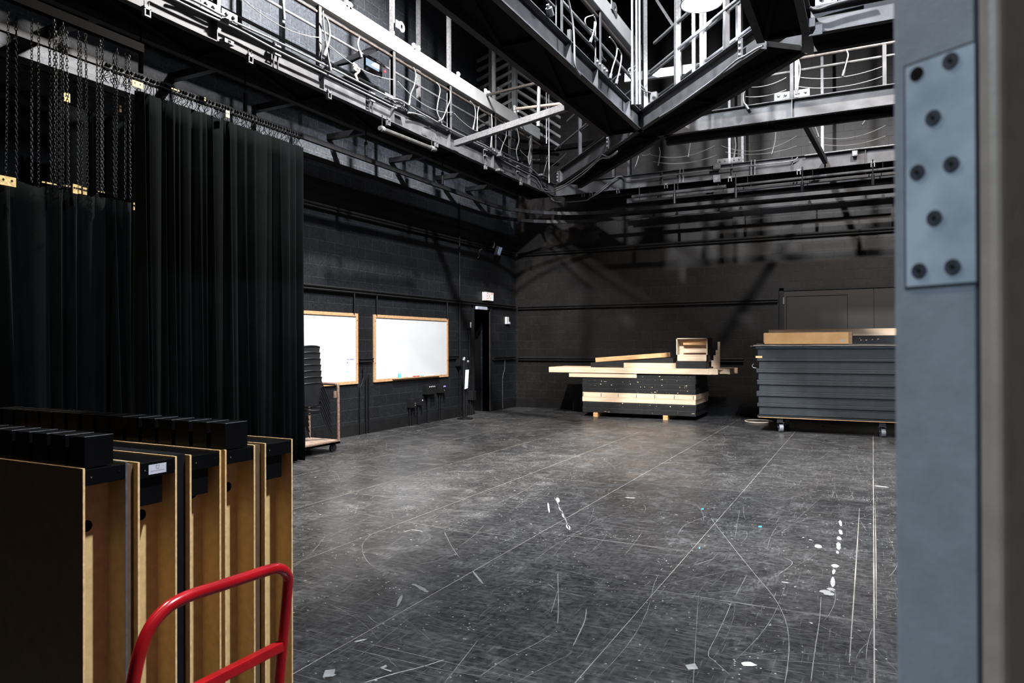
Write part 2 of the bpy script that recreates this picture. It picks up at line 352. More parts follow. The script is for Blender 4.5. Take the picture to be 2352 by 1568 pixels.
fp(A2([(80,920),(82,1000),(84,1100),(80,1220)]), .007); fp(A2([(80,1020),(60,1090),(40,1155)]), .006); fp(A2([(20,980),(60,1010)]), .01)
fp(A2([(250,1130),(240,1200),(200,1290),(170,1350)]), .009); fp(A2([(1200,930),(1130,1060)]), .005)
fp(A2([(1110,1090),(1070,1185),(1020,1290),(972,1395),(1010,1440),(1100,1520)]), .005); fp(A2([(1640,1060),(1630,1200),(1600,1400),(1580,1560)]), .006)
fp(A2([(970,580),(840,630),(790,690)]), .006); fp(A2([(890,870),(1020,828)]), .008); fp(A2([(1385,928),(1470,860),(1420,825)]), .006)
fp(A2([(1760,680),(1910,735)]), .006); fp(A2([(1720,960),(1900,975)]), .005); fp(A2([(1300,1487),(1440,1510)]), .006); fp(A2([(60,470),(110,560),(148,660)]), .012, 1)
for (a, b, c, d, w_) in ((78,470,84,500,.03),(88,520,100,550,.02),(105,565,118,590,.02),(135,630,150,662,.03),(22,500,30,560,.02),(1752,606,1758,640,.03),(1752,660,1760,690,.028),(1745,700,1748,722,.04),(1742,735,1745,780,.03),(1736,785,1738,803,.02),(1724,865,1722,885,.05),(1718,895,1712,925,.02),(1710,940,1709,1000,.025),(1698,1005,1700,1022,.055),(1648,1018,1704,1050,.075),(1620,748,1626,770,.06),(1568,720,1588,722,.03),(1530,706,1540,708,.025),(480,470,540,474,.05),(1955,400,2040,410,.05),(1480,998,1492,1000,.03),(1405,970,1450,976,.02)):
    fp(A2([(a, b), (c, d)]), w_, 2)
def inview(x, y): return y > 1.5 and x < .5 and x > -7.9
for k in range(1500):
    x = rnd.uniform(-7, 1.2); y = rnd.uniform(2, 15.5); a = rnd.choice([rnd.gauss(.5, .35), rnd.uniform(0, 3.14), rnd.gauss(1.55, .2)]); l = rnd.choice([.1, .2, .35, .6, 1.1])*rnd.uniform(.6, 1.3); c = rnd.uniform(-.5, .5)
    P = []
    for i in range(7):
        P.append((x, y)); x += math.cos(a)*l/6; y += math.sin(a)*l/6; a += c/6
    strip(P, rnd.uniform(.0010, .0028), 1)
for k in range(900):
    x = rnd.uniform(-6.5, .9); y = rnd.uniform(2.2, 11); r = rnd.choice([.004, .006, .009, .014])*rnd.uniform(.6, 1.1); q = rnd.uniform(0, 3); 
    fl.add([(x+r*math.cos(q+i*1.257)*rnd.uniform(.5, 1.2), y+r*math.sin(q+i*1.257)*rnd.uniform(.4, 1), .0011) for i in range(5)], [(0, 1, 2, 3, 4)], rnd.choice([1, 2, 1]))
struct('floor', fl, [M['floor'], M['scr'], M['scrl'], M['joint']])
# passage behind the camera with its own ceiling light
pg = MB().box(-2.2, -2.1, -3, YF-.18, 0, 2.7).box(2.4, 2.5, -3, YF-.18, 0, 2.7).box(-2.2, 2.5, -3.1, -3, 0, 2.7)
struct('wall_passage', pg, pr('passage_wall', (.30, .31, .33), .7, noise=.05))
struct('ceiling_passage', MB().box(-2.2, 2.5, -3.1, YF-.18, 2.7, 2.8), pr('passage_ceiling', (.5, .5, .5), .8, noise=.04))
pl_ = empty('ceiling_light', (-.6, -1.2, 2.66)); tag(pl_, 'flat square ceiling light in the passage behind the doorway', 'ceiling light')
MB().box(-.92, -.28, -1.52, -.88, 2.66, 2.70).build('light_housing', M['white'], pl_)
ld = bpy.data.lights.new('passage', 'AREA'); ld.shape = 'SQUARE'; ld.size = .6; ld.energy = 62; ld.color = (.78, .88, 1.0)
lo = bpy.data.objects.new('passage_panel', ld); COL.objects.link(lo); lo.location = (0, 0, -.01); lo.parent = pl_
# walls (left wall leaves the doorway open)
DY0, DY1, DZ = 14.02, 14.79, 2.5
wl = MB()
for (a, b, c, d) in ((-3, DY0, 0, ZC), (DY1, YB+.2, 0, ZC), (DY0, DY1, DZ, ZC)): wl.box(XL-.25, XL, a, b, c, d)
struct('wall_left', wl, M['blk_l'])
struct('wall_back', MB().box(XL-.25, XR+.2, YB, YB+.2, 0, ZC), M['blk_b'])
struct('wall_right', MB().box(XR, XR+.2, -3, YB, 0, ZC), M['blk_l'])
wf = MB().box(XL, -.95, YF-.18, YF, 0, ZC).box(.10, XR, YF-.18, YF-.02, 0, ZC).box(-.95, .10, YF-.18, YF, 2.25, ZC)
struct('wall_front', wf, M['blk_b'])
struct('ceiling', MB().box(XL-.3, XR+.3, -3, YB+.3, ZC, ZC+.1), M['dblack'])
jm = MB()
for i in range(9): jm.box(XL, XR, 1+i*1.9, 1.12+i*1.9, ZC-.45, ZC)
struct('trim_6', jm, M['dblack'])
# room behind the left door
hall = MB().box(XL-1.6, XL-1.5, DY0-.9, DY1+.9, 0, 2.7).box(XL-1.5, XL-.25, DY0-.95, DY0-.85, 0, 2.7).box(XL-1.5, XL-.25, DY1+.85, DY1+.95, 0, 2.7).box(XL-1.6, XL-.25, DY0-.95, DY1+.95, 2.6, 2.7)
struct('wall_hall', hall, M['dblack'])
struct('baseboard_hall', MB().box(XL-1.5, XL-1.48, DY0-.85, DY1+.85, .16, .22), M['bluel'])
struct('baseboard_left', MB().box(XL, XL+.018, .5, DY0-.02, 0, .2).box(XL, XL+.018, DY1+.07, YB, 0, .2), M['black'])
struct('baseboard_back', MB().box(XL+.02, XR, YB-.02, YB, 0, .19), M['black'])
# wall rails (double pipe ledgers) at three heights
def rail_y(name, z, y0, y1, off=.05, r=.022):
    struct(name, MB().box(XL+.0, XL+.035, y0, y1, z-.03, z+.03).tube([(XL+off, y0, z+.022), (XL+off, y1, z+.022)], r, 6).tube([(XL+off, y0, z-.03), (XL+off, y1, z-.03)], r*.8, 6), M['black'])
def rail_x(name, z, x0, x1, off=.05, r=.022):
    struct(name, MB().box(x0, x1, YB-.035, YB, z-.03, z+.03).tube([(x0, YB-off, z+.022), (x1, YB-off, z+.022)], r, 6).tube([(x0, YB-off, z-.03), (x1, YB-off, z-.03)], r*.8, 6), M['black'])
rail_y('trim_1', 2.52, .6, YB-.1); rail_x('trim_2', 2.50, XL+.1, -1.80)
rail_y('trim_3', 3.85, .6, YB-.1); rail_x('trim_4', 3.85, XL+.1, 5.5)
rail_y('trim_7', 1.31, 9.95, 10.34, .04, .012); rail_y('trim_8', 1.31, 12.92, 13.3, .04, .012); rail_y('trim_9', 1.25, DY1+.12, YB-.1)
rail_x('trim_10', 1.22, XL+.1, -2.5)
rail_y('trim_11', 5.35, .6, YB-.1, .09, .03); rail_x('trim_12', 6.4, XL+.1, 5.5, .09, .03)
# doors
d = MB(); t = .05
d.box(XL-.2, XL+.03, DY0-t, DY0, 0, DZ+t).box(XL-.2, XL+.03, DY1, DY1+t, 0, DZ+t).box(XL-.2, XL+.03, DY0, DY1, DZ, DZ+t)
d1 = struct('door_1', d, M['black'])
lf = MB().frame((XL-.55, DY1+.07, 1.2), (1, .0, 0), (0, 1, 0), (0, 0, 1), .33, .022, 1.2)
leaf = lf.build('door_leaf', M['dblack'], d1)
MB().box(XL+.012, XL+.03, DY1-.052, DY1-.045, .02, 2.35).build('latch_edge', M['rust'], d1)
# back wall door (large, with a panel)
bx0 = -1.77
d2 = struct('door_2', MB().box(bx0, bx0+.09, YB-.05, YB, 0, 2.76).box(bx0, 2.6, YB-.05, YB, 2.70, 2.76).box(2.5, 2.6, YB-.05, YB, 0, 2.76), M['black'])
for a, b in ((bx0+.09, .02), (.03, 2.5)):
    q = MB().box(a, b, YB-.03, YB-.002, .02, 2.69); q.build('door_leaf', pr('door_brown_black', (.0085, .0070, .0062), .6, noise=.12, scale=2, spec=.3), d2)
pn = MB()
for a in (bx0+.14, -.46): pn.box(a, a+.008, YB-.036, YB-.03, 1.0, 2.58)
pn.box(bx0+.14, -.452, YB-.036, YB-.03, 2.572, 2.58); pn.build('panel_seam', M['dblack'], d2)
for z in (2.42, 1.4, .35): MB().box(bx0+.075, bx0+.1, YB-.058, YB-.05, z, z+.14).build('hinge', M['galv'], d2)
# ------------------------------------------------------------------ doorway beside the camera
def cw(a, b, z=0): return V((a*.892+b*-.452, a*.452+b*.892, z))   # camera-level offsets -> world
un = V((-.468, .884)); nn_ = V((.884, .468))
def cpt(t_, s_, z): a = V((.222, .3411))+un*t_+nn_*s_; return cw(a.x, a.y, z)
# open door leaf: edge t 0..0.0425, body along s
def leafpoly(z):
    r = .004; pts = [(0, .0), (.0425-r, 0), (.0425-r*.3, r*.3), (.0425, r), (.0425, .95), (0, .95)]
    return [cpt(a, b, z) for a, b in pts]
dleaf = struct('door_3', MB().prism(leafpoly(.01), (0, 0, 2.1)), M['bluegrey'])
zt = 1.7235; zb = 1.6093
hg = MB().prism([cpt(a, b, zb) for a, b in ((-.001, -.0012), (.0335, -.0012), (.0335, .0), (-.001, .0))], (0, 0, zt-zb))
hl = hg.build('hinge', M['hinge'], dleaf, label='brushed steel hinge leaf with eight screws let into the door edge')
def hpt(px, py):   # pixel on the plane of the hinge leaf
    n3 = (cpt(0, 0, 0)-cpt(0, 1, 0)).normalized(); p0 = cpt(0, -.0012, 0); dd = ray(px, py); tt = (p0-CP).dot(n3)/dd.dot(n3); return CP+dd*tt, n3
for i, (px, py) in enumerate(((2184,140),(2106,170),(2144,271),(2108,396),(2186,377),(2147,501),(2112,622),(2189,613))):
    c_, n3 = hpt(px, py)
    if i == 1: MB().cyl(c_+n3*.0002, c_+n3*.0004, .0036, 20).build('screw_hole', M['dblack'], hl)
    else:
        MB().cyl(c_+n3*.0002, c_+n3*.0007, .0040, 20).build('screw', M['screw'], hl)
        MB().cyl(c_+n3*.0007, c_+n3*.0009, .0011, 10).build('screw_socket', M['dblack'], hl)
rec = MB()
for (a0, a1, z0, z1) in ((.0335, .0349, zb-.0014, zt+.0014), (-.001, .0349, zt, zt+.0014), (-.001, .0349, zb-.0014, zb)):
    rec.prism([cpt(a, b, z0) for a, b in ((a0, -.0004), (a1, -.0004), (a1, .0), (a0, .0))], (0, 0, z1-z0))
rec.build('mortise_edge', M['screw'], dleaf)
# steel frame beside the leaf, rounded corner
K = V((.2300, .3345))
def fpt(a, b, z): q = K+un*a+nn_*b; return cw(q.x, q.y, z)
poly = [(.0085, -.0012), (.004, -.0012), (.0015, 0), (.0003, .0015), (0, .005), (0, .05), (.03, .05), (.03, .006), (.0085, .004)]
struct('door_frame', MB().prism([fpt(a, b, .0) for a, b in poly], (0, 0, 2.2)), M['frame'])
dfr = bpy.data.objects['door_frame']
MB().prism([cpt(a_, s_, .0) for a_, s_ in ((-.0055, .004), (-.0004, .004), (-.0004, .03), (-.0055, .03))], (0, 0, 2.1)).build('door_gap_shade', M['dblack'], dfr)  # dark strip added to paint the shade in the gap beside the leaf
struct('trim_5', MB().box(-.99, -.95, YF-.2, YF+.01, 0, 2.25), M['frame'])
# ------------------------------------------------------------------ high work lamps (real fixtures that carry the light)
for i, (p, wt, c, aim, cone) in enumerate(LAMPS):
    e = empty('work_lamp', p); p = V(p)
    rf = MB(); n = 20; vs = []
    for k, (r, z) in enumerate(((.10, .34), (.14, .30), (.27, .02), (.28, .0), (.262, .0), (.13, .28))):
        vs += [(p.x+r*math.cos(2*math.pi*j/n), p.y+r*math.sin(2*math.pi*j/n), p.z+z) for j in range(n)]
    rf.add(vs, [(k*n+j, k*n+(j+1) % n, (k+1)*n+(j+1) % n, (k+1)*n+j) for k in range(5) for j in range(n)])
    rf.build('reflector', M['galv'], e, smooth=True)
    MB().cyl(p+V((0, 0, .28)), p+V((0, 0, .55)), .09, 14).build('lamp_body', M['greyd'], e)
    MB().cyl(p+V((0, 0, .55)), (p.x, p.y, ZC), .012, 6).build('stem', M['black_metal'], e)
    ld = bpy.data.lights.new('lamp', 'SPOT'); ld.energy = wt; ld.color = c; ld.shadow_soft_size = .11; ld.spot_size = math.radians(cone); ld.spot_blend = .55
    MB().sphere(p+V((0, 0, .06)), .12, 16).build('bulb', M['bulb1' if i == 0 else 'bulb'], e, smooth=True)
    lo = bpy.data.objects.new('bulb_light', ld); COL.objects.link(lo); lo.location = (0, 0, -.20); lo.rotation_euler = V(aim).to_track_quat('-Z', 'Y').to_euler(); lo.parent = e
    tag(e, ['bright round work lamp glowing above the diagonal catwalk' , 'high hanging round lamp over the whiteboard side', 'high hanging round lamp over the black platform cart', 'high hanging round lamp over the middle of the floor', 'high hanging round lamp over the stored panels', 'high hanging round lamp nearest the doorway'][i], 'lamp')
# ================================================================== CATWALKS
D = 3.4; ZL = H+D; BH = .295
def channel(p, q, o, z, h=BH, fl_=.085, th=.012, s_=1):
    """C channel whose flanges point along o (2D outward normal); p,q = flange tip line"""
    mb = MB(); p = V((p[0], p[1], 0)); q = V((q[0], q[1], 0)); o = V((o[0], o[1], 0))
    prof = [(0, 0), (0, th), (-fl_+th, th), (-fl_+th, h-th), (0, h-th), (0, h), (-fl_, h), (-fl_, 0)]
    mb.prism([p+o*a+V((0, 0, z+b)) for a, b in prof], q-p); return mb
def catwalk(label, A, B, o, w, posts=(), far_posts=(), hang=(), rails=(), far_rails=(), stiff=(), tube=None, z=ZL, ph=1.15, deck=True, plates=(), group='steel catwalks over the studio floor', name='catwalk', postw=.06):
    A = V((A[0], A[1], 0)); B = V((B[0], B[1], 0)); o = V((o[0], o[1], 0)).normalized(); d = (B-A).normalized(); L_ = (B-A).length
    e = empty(name, ((A+B)/2)+V((0, 0, z))-o*w/2)
    tag(e, label, 'catwalk', group)
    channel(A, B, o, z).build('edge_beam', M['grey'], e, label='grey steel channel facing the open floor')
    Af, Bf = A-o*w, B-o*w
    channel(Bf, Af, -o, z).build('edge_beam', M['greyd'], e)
    if deck:
        MB().frame((A+B)/2-o*w/2+V((0, 0, z+.085)), d, o, (0, 0, 1), L_/2, w/2-.088, .012).build('deck', M['dblack'], e)
    n = max(1, int(L_/1.65)); st = L_/n
    for i in range(n):
        a = A+d*st*i; b = A+d*st*(i+1)
        MB().bar(a-o*.09+V((0, 0, z+.03)), b-o*(w-.09)+V((0, 0, z+.03)), .05, .02).build('cross_brace', M['dblack'], e)
        MB().bar(b-o*.09+V((0, 0, z+.045)), b-o*(w-.09)+V((0, 0, z+.045)), .05, .05).build('cross_beam', M['dblack'], e)
    P = lambda s, off, zz: A+d*s-o*off+V((0, 0, z+zz))
    for s in posts: MB().bar(P(s, .045, BH), P(s, .045, BH+ph-.08), postw, .05, up=d).build('post', M['grey'], e)
    for s in far_posts: MB().bar(P(s, w-.045, BH), P(s, w-.045, BH+ph-.08), .05, .05, up=d).build('post', M['grey'], e)
    for (s, off) in hang: 
        MB().bar(P(s, off, BH), V((P(s, off, 0).x, P(s, off, 0).y, ZC)), .065, .05, up=d).build('hanger', M['galv'], e)
    for (zz, r, mt, s0, s1, off) in rails: MB().cyl(P(s0, off, zz), P(s1, off, zz), r, 10).build('guard_rail', M[mt], e)
    for (zz, r, mt, s0, s1) in far_rails: MB().cyl(P(s0, w-.06, zz), P(s1, w-.06, zz), r, 10).build('guard_rail', M[mt], e)
    for s in stiff: MB().frame(P(s, .04, BH/2), d, o, (0, 0, 1), .006, .036, BH/2-.012).build('stiffener', M['grey'], e)
    for s in plates:
        for sg in (-1, 1):
            pl = MB().frame(P(s+sg*.14, .01, BH+.06), d, o, (0, 0, 1), .11, .006, .055).build('bolt_plate', M['box'], e)
            for u in (-.05, .05):
                c = P(s+sg*.14+u, .0, BH+.065); MB().sphere(c, .022, 10).build('bolt', M['galv'], pl, smooth=True)
    if tube:
        z0, z1, s0, s1 = tube; pa = P(s0, .06, (z0+z1)/2); pb = P(s1, .06, (z0+z1)/2)
        MB().bar(pa, pb, .12, z1-z0).build('top_beam', M['tubew'], e, bevel=.008, label='pale grey rectangular steel tube along the top of the guard')
    return e, P, d, o
def lp(px, py): return onx(px, py, -6.53)
ZTt = lp(908, 81).z-ZL; ZTb = lp(908, 117).z-ZL
sY = lambda y: y+1.0
YP = [2.35, 4.0, 5.65, 7.3, 8.95, 10.6, 12.26, 13.9]
LG, LP_, Ld, Lo = catwalk('long grey catwalk above the left wall and curtain', (-6.53, -1.0), (-6.53, 14.45), (1, 0), .74,
    posts=[sY(y) for y in YP], far_posts=[sY(y+.9) for y in YP], hang=[(sY(y), .06) for y in (5.65, 8.95, 10.6, 12.26)]+[(sY(y), .70) for y in (7.3, 10.6, 14.2)],
    rails=[(ZTb-.08, .024, 'rust', 0, 15.4, .06)], far_rails=[(1.22, .021, 'galv', 0, 15.4), (.80, .024, 'galv', 0, 15.4)],
    stiff=[sY(y) for y in (3.9, 5.62, 7.36, 8.92, 10.55, 12.15, 13.8)], tube=(ZTb, ZTt, 0, 15.3), plates=[sY(5.65), sY(8.95), sY(12.26)], ph=ZTb-BH+.08)
# middle catwalk running away from the camera
ax = -.957*D; aY = 3.272*D
AG, AP, Ad, Ao = catwalk('grey catwalk crossing overhead in the middle of the room', (ax, 1.5), (ax, aY), (1, 0), .66,
    posts=[y-1.5 for y in (2.9, 4.5, 6.15, 7.8, 9.15, 10.7)], far_posts=[y-1.5 for y in (4.5, 7.0, 9.5)], hang=[(y-1.5, .06) for y in (6.15, 7.8, 9.15)],
    rails=[(ZTb-.08, .024, 'rust', 0, aY-1.5, .06), (.72, .022, 'galv', 0, aY-1.5, .06)], far_rails=[(1.2, .02, 'galv', 0, 9.5), (.75, .02, 'galv', 0, 9.5)],
    stiff=[y-1.5 for y in (6.05, 8.05, 9.0, 10.4)], tube=(ZTb, ZTt, 0, aY-1.5-.08), plates=[7.65], ph=ZTb-BH+.08)
# cross catwalk over the back half
BG, BP, Bd, Bo = catwalk('dark catwalk crossing in front of the back wall, upper one', (-.92*D, 3.374*D), (5.8, 3.374*D), (0, -1), .64,
    posts=[-1.07+.92*D, .17+.92*D, 1.9+.92*D, 4+.92*D], far_posts=[.45, .65, 4.9], hang=[(-1.0+.92*D, .02), (.3, .3)],
    rails=[], far_rails=[], stiff=[-1.07+.92*D, .9+.92*D], plates=[-1.07+.92*D], ph=.66, postw=.085)
zb1 = ony(1900, 120, 3.374*D).z-ZL; zb2 = ony(1900, 148, 3.374*D).z-ZL
for (zz, r, mt, x0) in ((zb1, .026, 'rust', -1.03), (zb2, .022, 'pipe', -1.75)):
    MB().cyl((x0, 3.374*D+.06, ZL+zz), (5.8, 3.374*D+.06, ZL+zz), r, 12).build('guard_rail', M[mt], BG)
MB().bar(ony(1436, 180, 12.0), ony(1640, 152, 12.0), .08, .15).build('top_beam', M['tubew'], BG, label='pale rectangular steel tube on the far guard')
# nearer cross catwalk at upper right
CG2, *_ = catwalk('dark catwalk corner at the top right of the view', (-.175*D, 2.487*D), (5.8, 2.487*D), (0, -1), .62, posts=[.3, 1.9, 3.5], stiff=[1.1], plates=[.3], ph=1.0)
# catwalk running away overhead right
catwalk('black underside catwalk overhead near the right door edge', (-.175*D, 1.2), (-.175*D, 2.487*D), (1, 0), .56, posts=[1, 3, 5], ph=1.0)
# diagonal catwalk
P0 = V((-1.80*D, 4.15*D)); P1 = V((-.335*D, 2.53*D)); dd = (P1-P0).normalized(); od = V((-dd.y, dd.x)); od = -od if od.y > 0 else od
LD = (P1-P0).length
def sD(px, py=300):   # where a pixel column meets the diagonal's face
    dr = ray(px, py); n2 = V((od.x, od.y)); t_ = P0.dot(n2)/(V((dr.x, dr.y)).dot(n2)); q = V((dr.x, dr.y))*t_; return (q-P0).dot(dd)
DP = [sD(x) for x in (1327, 1360, 1548, 1608, 1662)]
DG, DP_, Dd, Do = catwalk('diagonal grey catwalk linking the left gallery to the upper right', P0, P1, od, .63, posts=[DP[0], DP[2], DP[4]], far_posts=[DP[1], DP[3], sD(1400), sD(1580)],
    hang=[(DP[2]+.05, .03), (DP[2]-.12, .55), (sD(1475)-.1, .1)],
    rails=[(1.18, .024, 'galv', sD(1300), sD(1420), .03), (.80, .022, 'galv', sD(1272), sD(1410), .03), (1.18, .026, 'galv', sD(1500), LD-.1, .03), (.80, .024, 'galv', sD(1490), LD-.1, .03)],
    far_rails=[(1.20, .022, 'galv', .3, LD-.6), (.75, .022, 'galv', .3, LD-.6)], stiff=[.35], ph=1.0)
for s_ in (sD(1281), sD(1396), sD(1702), sD(1460)):
    pl = MB().frame(DP_(s_, -.004, BH/2), Dd, Do, (0, 0, 1), .045, .006, .12).build('splice_plate', M['box'], DG)
    for k in (-.07, 0, .07): MB().sphere(DP_(s_, -.012, BH/2+k), .024, 10).build('bolt', M['galv'], pl, smooth=True)
# back gallery
by = 4.42*D
GG, GP, Gd, Go = catwalk('long dark gallery along the back wall, lowest in view', (-6.5, by), (5.8, by), (0, -1), .70,
    posts=[x+6.5 for x in (-5.1, -4.75, -2.60, -.85, 2.6)], far_posts=[], hang=[(6.5-2.6, .03), (6.5-2.4, .4), (6.5-.85, .02)], rails=[], stiff=[x+6.5 for x in (-4.0, -2.55, -1.4, -.1)],
    plates=[6.5-2.6], ph=1.1)
# gallery joint at the corner
catwalk('short dark catwalk stub in the far left corner', (-6.5, 14.45), (-6.5, by+.1), (1, 0), .7, ph=.5, posts=[])
# steel struts bridging the bays
def strut(p, q, label, w_=.10, mat='grey', h_=.10):
    tag(MB().bar(p, q, w_, h_).build('steel_strut', M[mat], bevel=.004), label, 'steel strut', 'steel struts between the catwalks')
strut(onx(1047, 330, -6.47), onx(1302, 246, -3.88), 'square grey steel strut slanting from the left gallery toward the middle catwalk', .09, 'galv')
strut((-.95, 3.374*D+.62, ZL+.1), (-.80, by-.02, ZL+.12), 'dark strut joining the upper cross catwalk to the back gallery', .08, 'greyd')
for y0, z0 in ((4.69, 0), (6.22, 0), (7.6, 0), (9.2, 0), (10.9, 0), (12.5, 0), (13.7, 0)):
    tag(MB().bar((XL, y0, ZL+.06), (-7.2, y0, ZL+.06), .09, .09).build('wall_bracket', M['black_metal']), 'black steel bracket tying the left gallery to the block wall', 'bracket', 'wall brackets beside the left gallery')
for x0 in (-4.6, -2.9, -1.2, .5):
    tag(MB().bar((x0, YB, ZL+.06), (x0, by+.65, ZL+.06), .08, .08).build('wall_bracket', M['black_metal']), 'black steel bracket tying the back gallery to the block wall', 'bracket', 'wall brackets behind the back gallery')
# drop tubes left gallery soffit -> hanging pipe
pa = onx(872, 294, -6.50); pb = onx(1000, 344, -6.50)
e = empty('hanging_pipe', pa); tag(e, 'short brownish pipe slung under the left gallery on clamps', 'pipe')
MB().cyl(pa, pb, .034, 12).build('tube', M['pipe'], e)
for t_ in (.04, .93):
    c = pa.lerp(pb, t_); MB().cyl(c+(pa-pb).normalized()*.03, c-(pa-pb).normalized()*.03, .045, 10).build('clamp', M['galv'], e); MB().cyl(c, (c.x, c.y, ZL+.02), .008, 6).build('drop_rod', M['black_metal'], e)
# conduits on the faces
def run(pts, X, r, name, label, mat='galv', group=None, cat='conduit', n=5):
    o = MB().tube(smooth_path([onx(a, b, X) for a, b in pts], n), r, 8).build(name, M[mat], smooth=True); tag(o, label, cat, group); return o
C2 = lambda L: [(900+x/4.6125, 100+y/4.6125) for x, y in L]
run([(380,-12),(450,23),(545,67),(637,116),(748,170),(856,223),(905,247),(916,247)], -6.505, .014, 'conduit', 'lower thin conduit clipped along the left gallery beam, left stretch')
run([(420,-8),(450,3),(500,30),(515,36)], -6.49, .016, 'conduit', 'thin conduit ending at the switch box on the left gallery')
run([(537,50),(590,74),(637,96),(748,150),(854,203),(900,226),(925,235)], -6.505, .014, 'conduit', 'upper thin conduit between switch box and outlet box on the left gallery')
run(C2([(170,735),(250,742),(400,800),(700,965),(980,1100),(1130,1180),(1180,1240),(1350,1330),(1520,1420),(1560,1470),(1620,1568),(1700,1640)]), -6.505, .013, 'conduit', 'lower thin conduit on the left gallery beyond the outlet box')
run(C2([(0,585),(90,600),(250,700),(400,785),(700,950),(980,1075),(1150,1180),(1350,1270),(1520,1360),(1640,1530),(1700,1560)]), -6.49, .013, 'conduit', 'upper thin conduit on the left gallery beyond the outlet box')
BX = lambda L: [(1450+x/3.92, 260+y/3.92) for x, y in L]
def runy(pts, Y, r, name, label, mat='galv', cat='conduit', group=None, n=5):
    o = MB().tube(smooth_path([ony(a, b, Y) for a, b in pts], n), r, 8).build(name, M[mat], smooth=True); tag(o, label, cat, group); return o
runy([(1352,456),(1380,440),(1415,410),(1428,405)]+BX([(0,600),(450,545),(1100,470),(1430,432),(1500,395)]), by-.03, .014, 'conduit', 'thin conduit along the back gallery beam rising to the dark strut')
runy(BX([(1560,380),(2000,325),(2300,292),(2600,255)]), by-.03, .016, 'conduit', 'thin conduit on the back gallery beam right of the dark strut')
runy([(1262,452),(1275,462),(1300,464),(1345,460),(1355,455),(1400,418),(1420,405)], by-.06, .012, 'conduit', 'thin conduit bending across the far left corner joint')
runy([(1860,18),(1880,21),(1920,8),(1990,-10)], 2.48*D-.02, .02, 'conduit', 'thick conduit at the top right catwalk corner', 'pipe')
def rund(pts, off, r, label):
    P = []
    for a, b in pts:
        dr = ray(a, b); n2 = V((od.x, od.y)); t_ = (P0.dot(n2)+off)/(V((dr.x, dr.y)).dot(n2)); P.append(CP+dr*t_)
    tag(MB().tube(smooth_path(P, 4), r, 8).build('conduit', M['galv'], smooth=True), label, 'conduit')
rund([(1250,432),(1262,436),(1290,428),(1340,394),(1375,364),(1383,355),(1398,360),(1418,347)], .03, .012, 'pair conduit upper, along the near diagonal catwalk bottom edge')
rund([(1252,440),(1268,441),(1294,431),(1340,400),(1378,366),(1398,363),(1419,350)], .03, .012, 'pair conduit lower, along the near diagonal catwalk bottom edge')
rund([(1516,268),(1560,240),(1640,182),(1690,140),(1712,128),(1738,112),(1752,106)], .03, .013, 'thin conduit along the upper part of the diagonal catwalk')
# clips, boxes, clamps
def lx(px, py, X=-6.5): return onx(px, py, X)
for px in (637, 855, 1115, 1190):
    y = lx(px, 200).y; e = empty('conduit_clip', (-6.52, y, ZL)); tag(e, 'pair of thin steel strips clipping conduits to the left gallery beam', 'clip', 'conduit clips on the left gallery')
    for u in (-.035, .035): MB().box(-6.535, -6.52, y+u-.008, y+u+.008, ZL, ZL+BH+.02).build('strip', M['greyd'], e)
    for zz in (.16, .27): MB().box(-6.52, -6.485, y-.05, y+.05, ZL+zz-.01, ZL+zz+.01).build('clamp', M['galv'], e)
for px in (1566, 1730):
    x = ony(px, 390, by).x; e = empty('conduit_clip', (x, by-.01, ZL)); tag(e, 'pair of thin steel strips clipping the conduit to the back gallery beam', 'clip', 'conduit clips on the back gallery')
    for u in (-.035, .035): MB().box(x+u-.008, x+u+.008, by-.015, by, ZL, ZL+BH+.02).build('strip', M['galv'], e)
def beam_clamp_l(y):
    e = empty('beam_clamp', (-6.53, y, ZL-.06)); tag(e, 'small U shaped clamp bolted under the left gallery beam edge', 'clamp', 'beam clamps on the left gallery')
    b = MB().box(-6.54, -6.50, y-.035, y+.035, ZL-.012, ZL+.02).box(-6.54, -6.50, y-.035, y-.022, ZL-.075, ZL).box(-6.54, -6.50, y+.022, y+.035, ZL-.075, ZL).box(-6.54, -6.5, y-.035, y+.035, ZL-.085, ZL-.07); b.build('clamp_body', M['box'], e)
    for u in (-.025, .025): MB().cyl((-6.52, y+u, ZL), (-6.52, y+u, ZL+.07), .006, 6).build('bolt', M['black_metal'], e)
for px in (340, 577, 758, 894, 1004, 1117, 1198): beam_clamp_l(lx(px, 250).y)
def beam_clamp_b(x):
    e = empty('beam_clamp', (x, by, ZL-.06)); tag(e, 'small U shaped clamp bolted under the back gallery beam edge', 'clamp', 'beam clamps on the back gallery')
    y = by; MB().box(x-.035, x+.035, y-.03, y+.01, ZL-.012, ZL+.02).box(x-.035, x-.022, y-.03, y+.01, ZL-.085, ZL).box(x+.022, x+.035, y-.03, y+.01, ZL-.085, ZL).build('clamp_body', M['box'], e)
for px in (1340, 1358, 1420, 1530, 1677, 1835, 2005): beam_clamp_b(ony(px, 410, by).x)
def ebox(corner_a, corner_b, X, dep, label, holes=None, mat='box'):
    a = onx(*corner_a, X); b = onx(*corner_b, X); z0, z1 = sorted((a.z, b.z)); y0, y1 = sorted((a.y, b.y))
    e = empty('electrical_box', (X, (y0+y1)/2, z0)); tag(e, label, 'electrical box')
    MB().box(X-dep, X, y0, y1, z0, z1).build('box_body', M[mat], e, bevel=.004)
    for (u, v, r) in (holes or []):
        c = V((X, y0+(y1-y0)*u, z0+(z1-z0)*v)); MB().cyl(c, c+V((.006, 0, 0)), r, 12).build('socket', M['black_metal'], e)
    return e
ebox((517,40),(537,50), -6.44, .08, 'upper grey switch box on the left gallery post', [(.5, .55, .014)])
ebox((516,86),(538,106), -6.44, .09, 'lower grey outlet box on the left gallery beam', [(.5, .65, .018), (.5, .32, .018)])
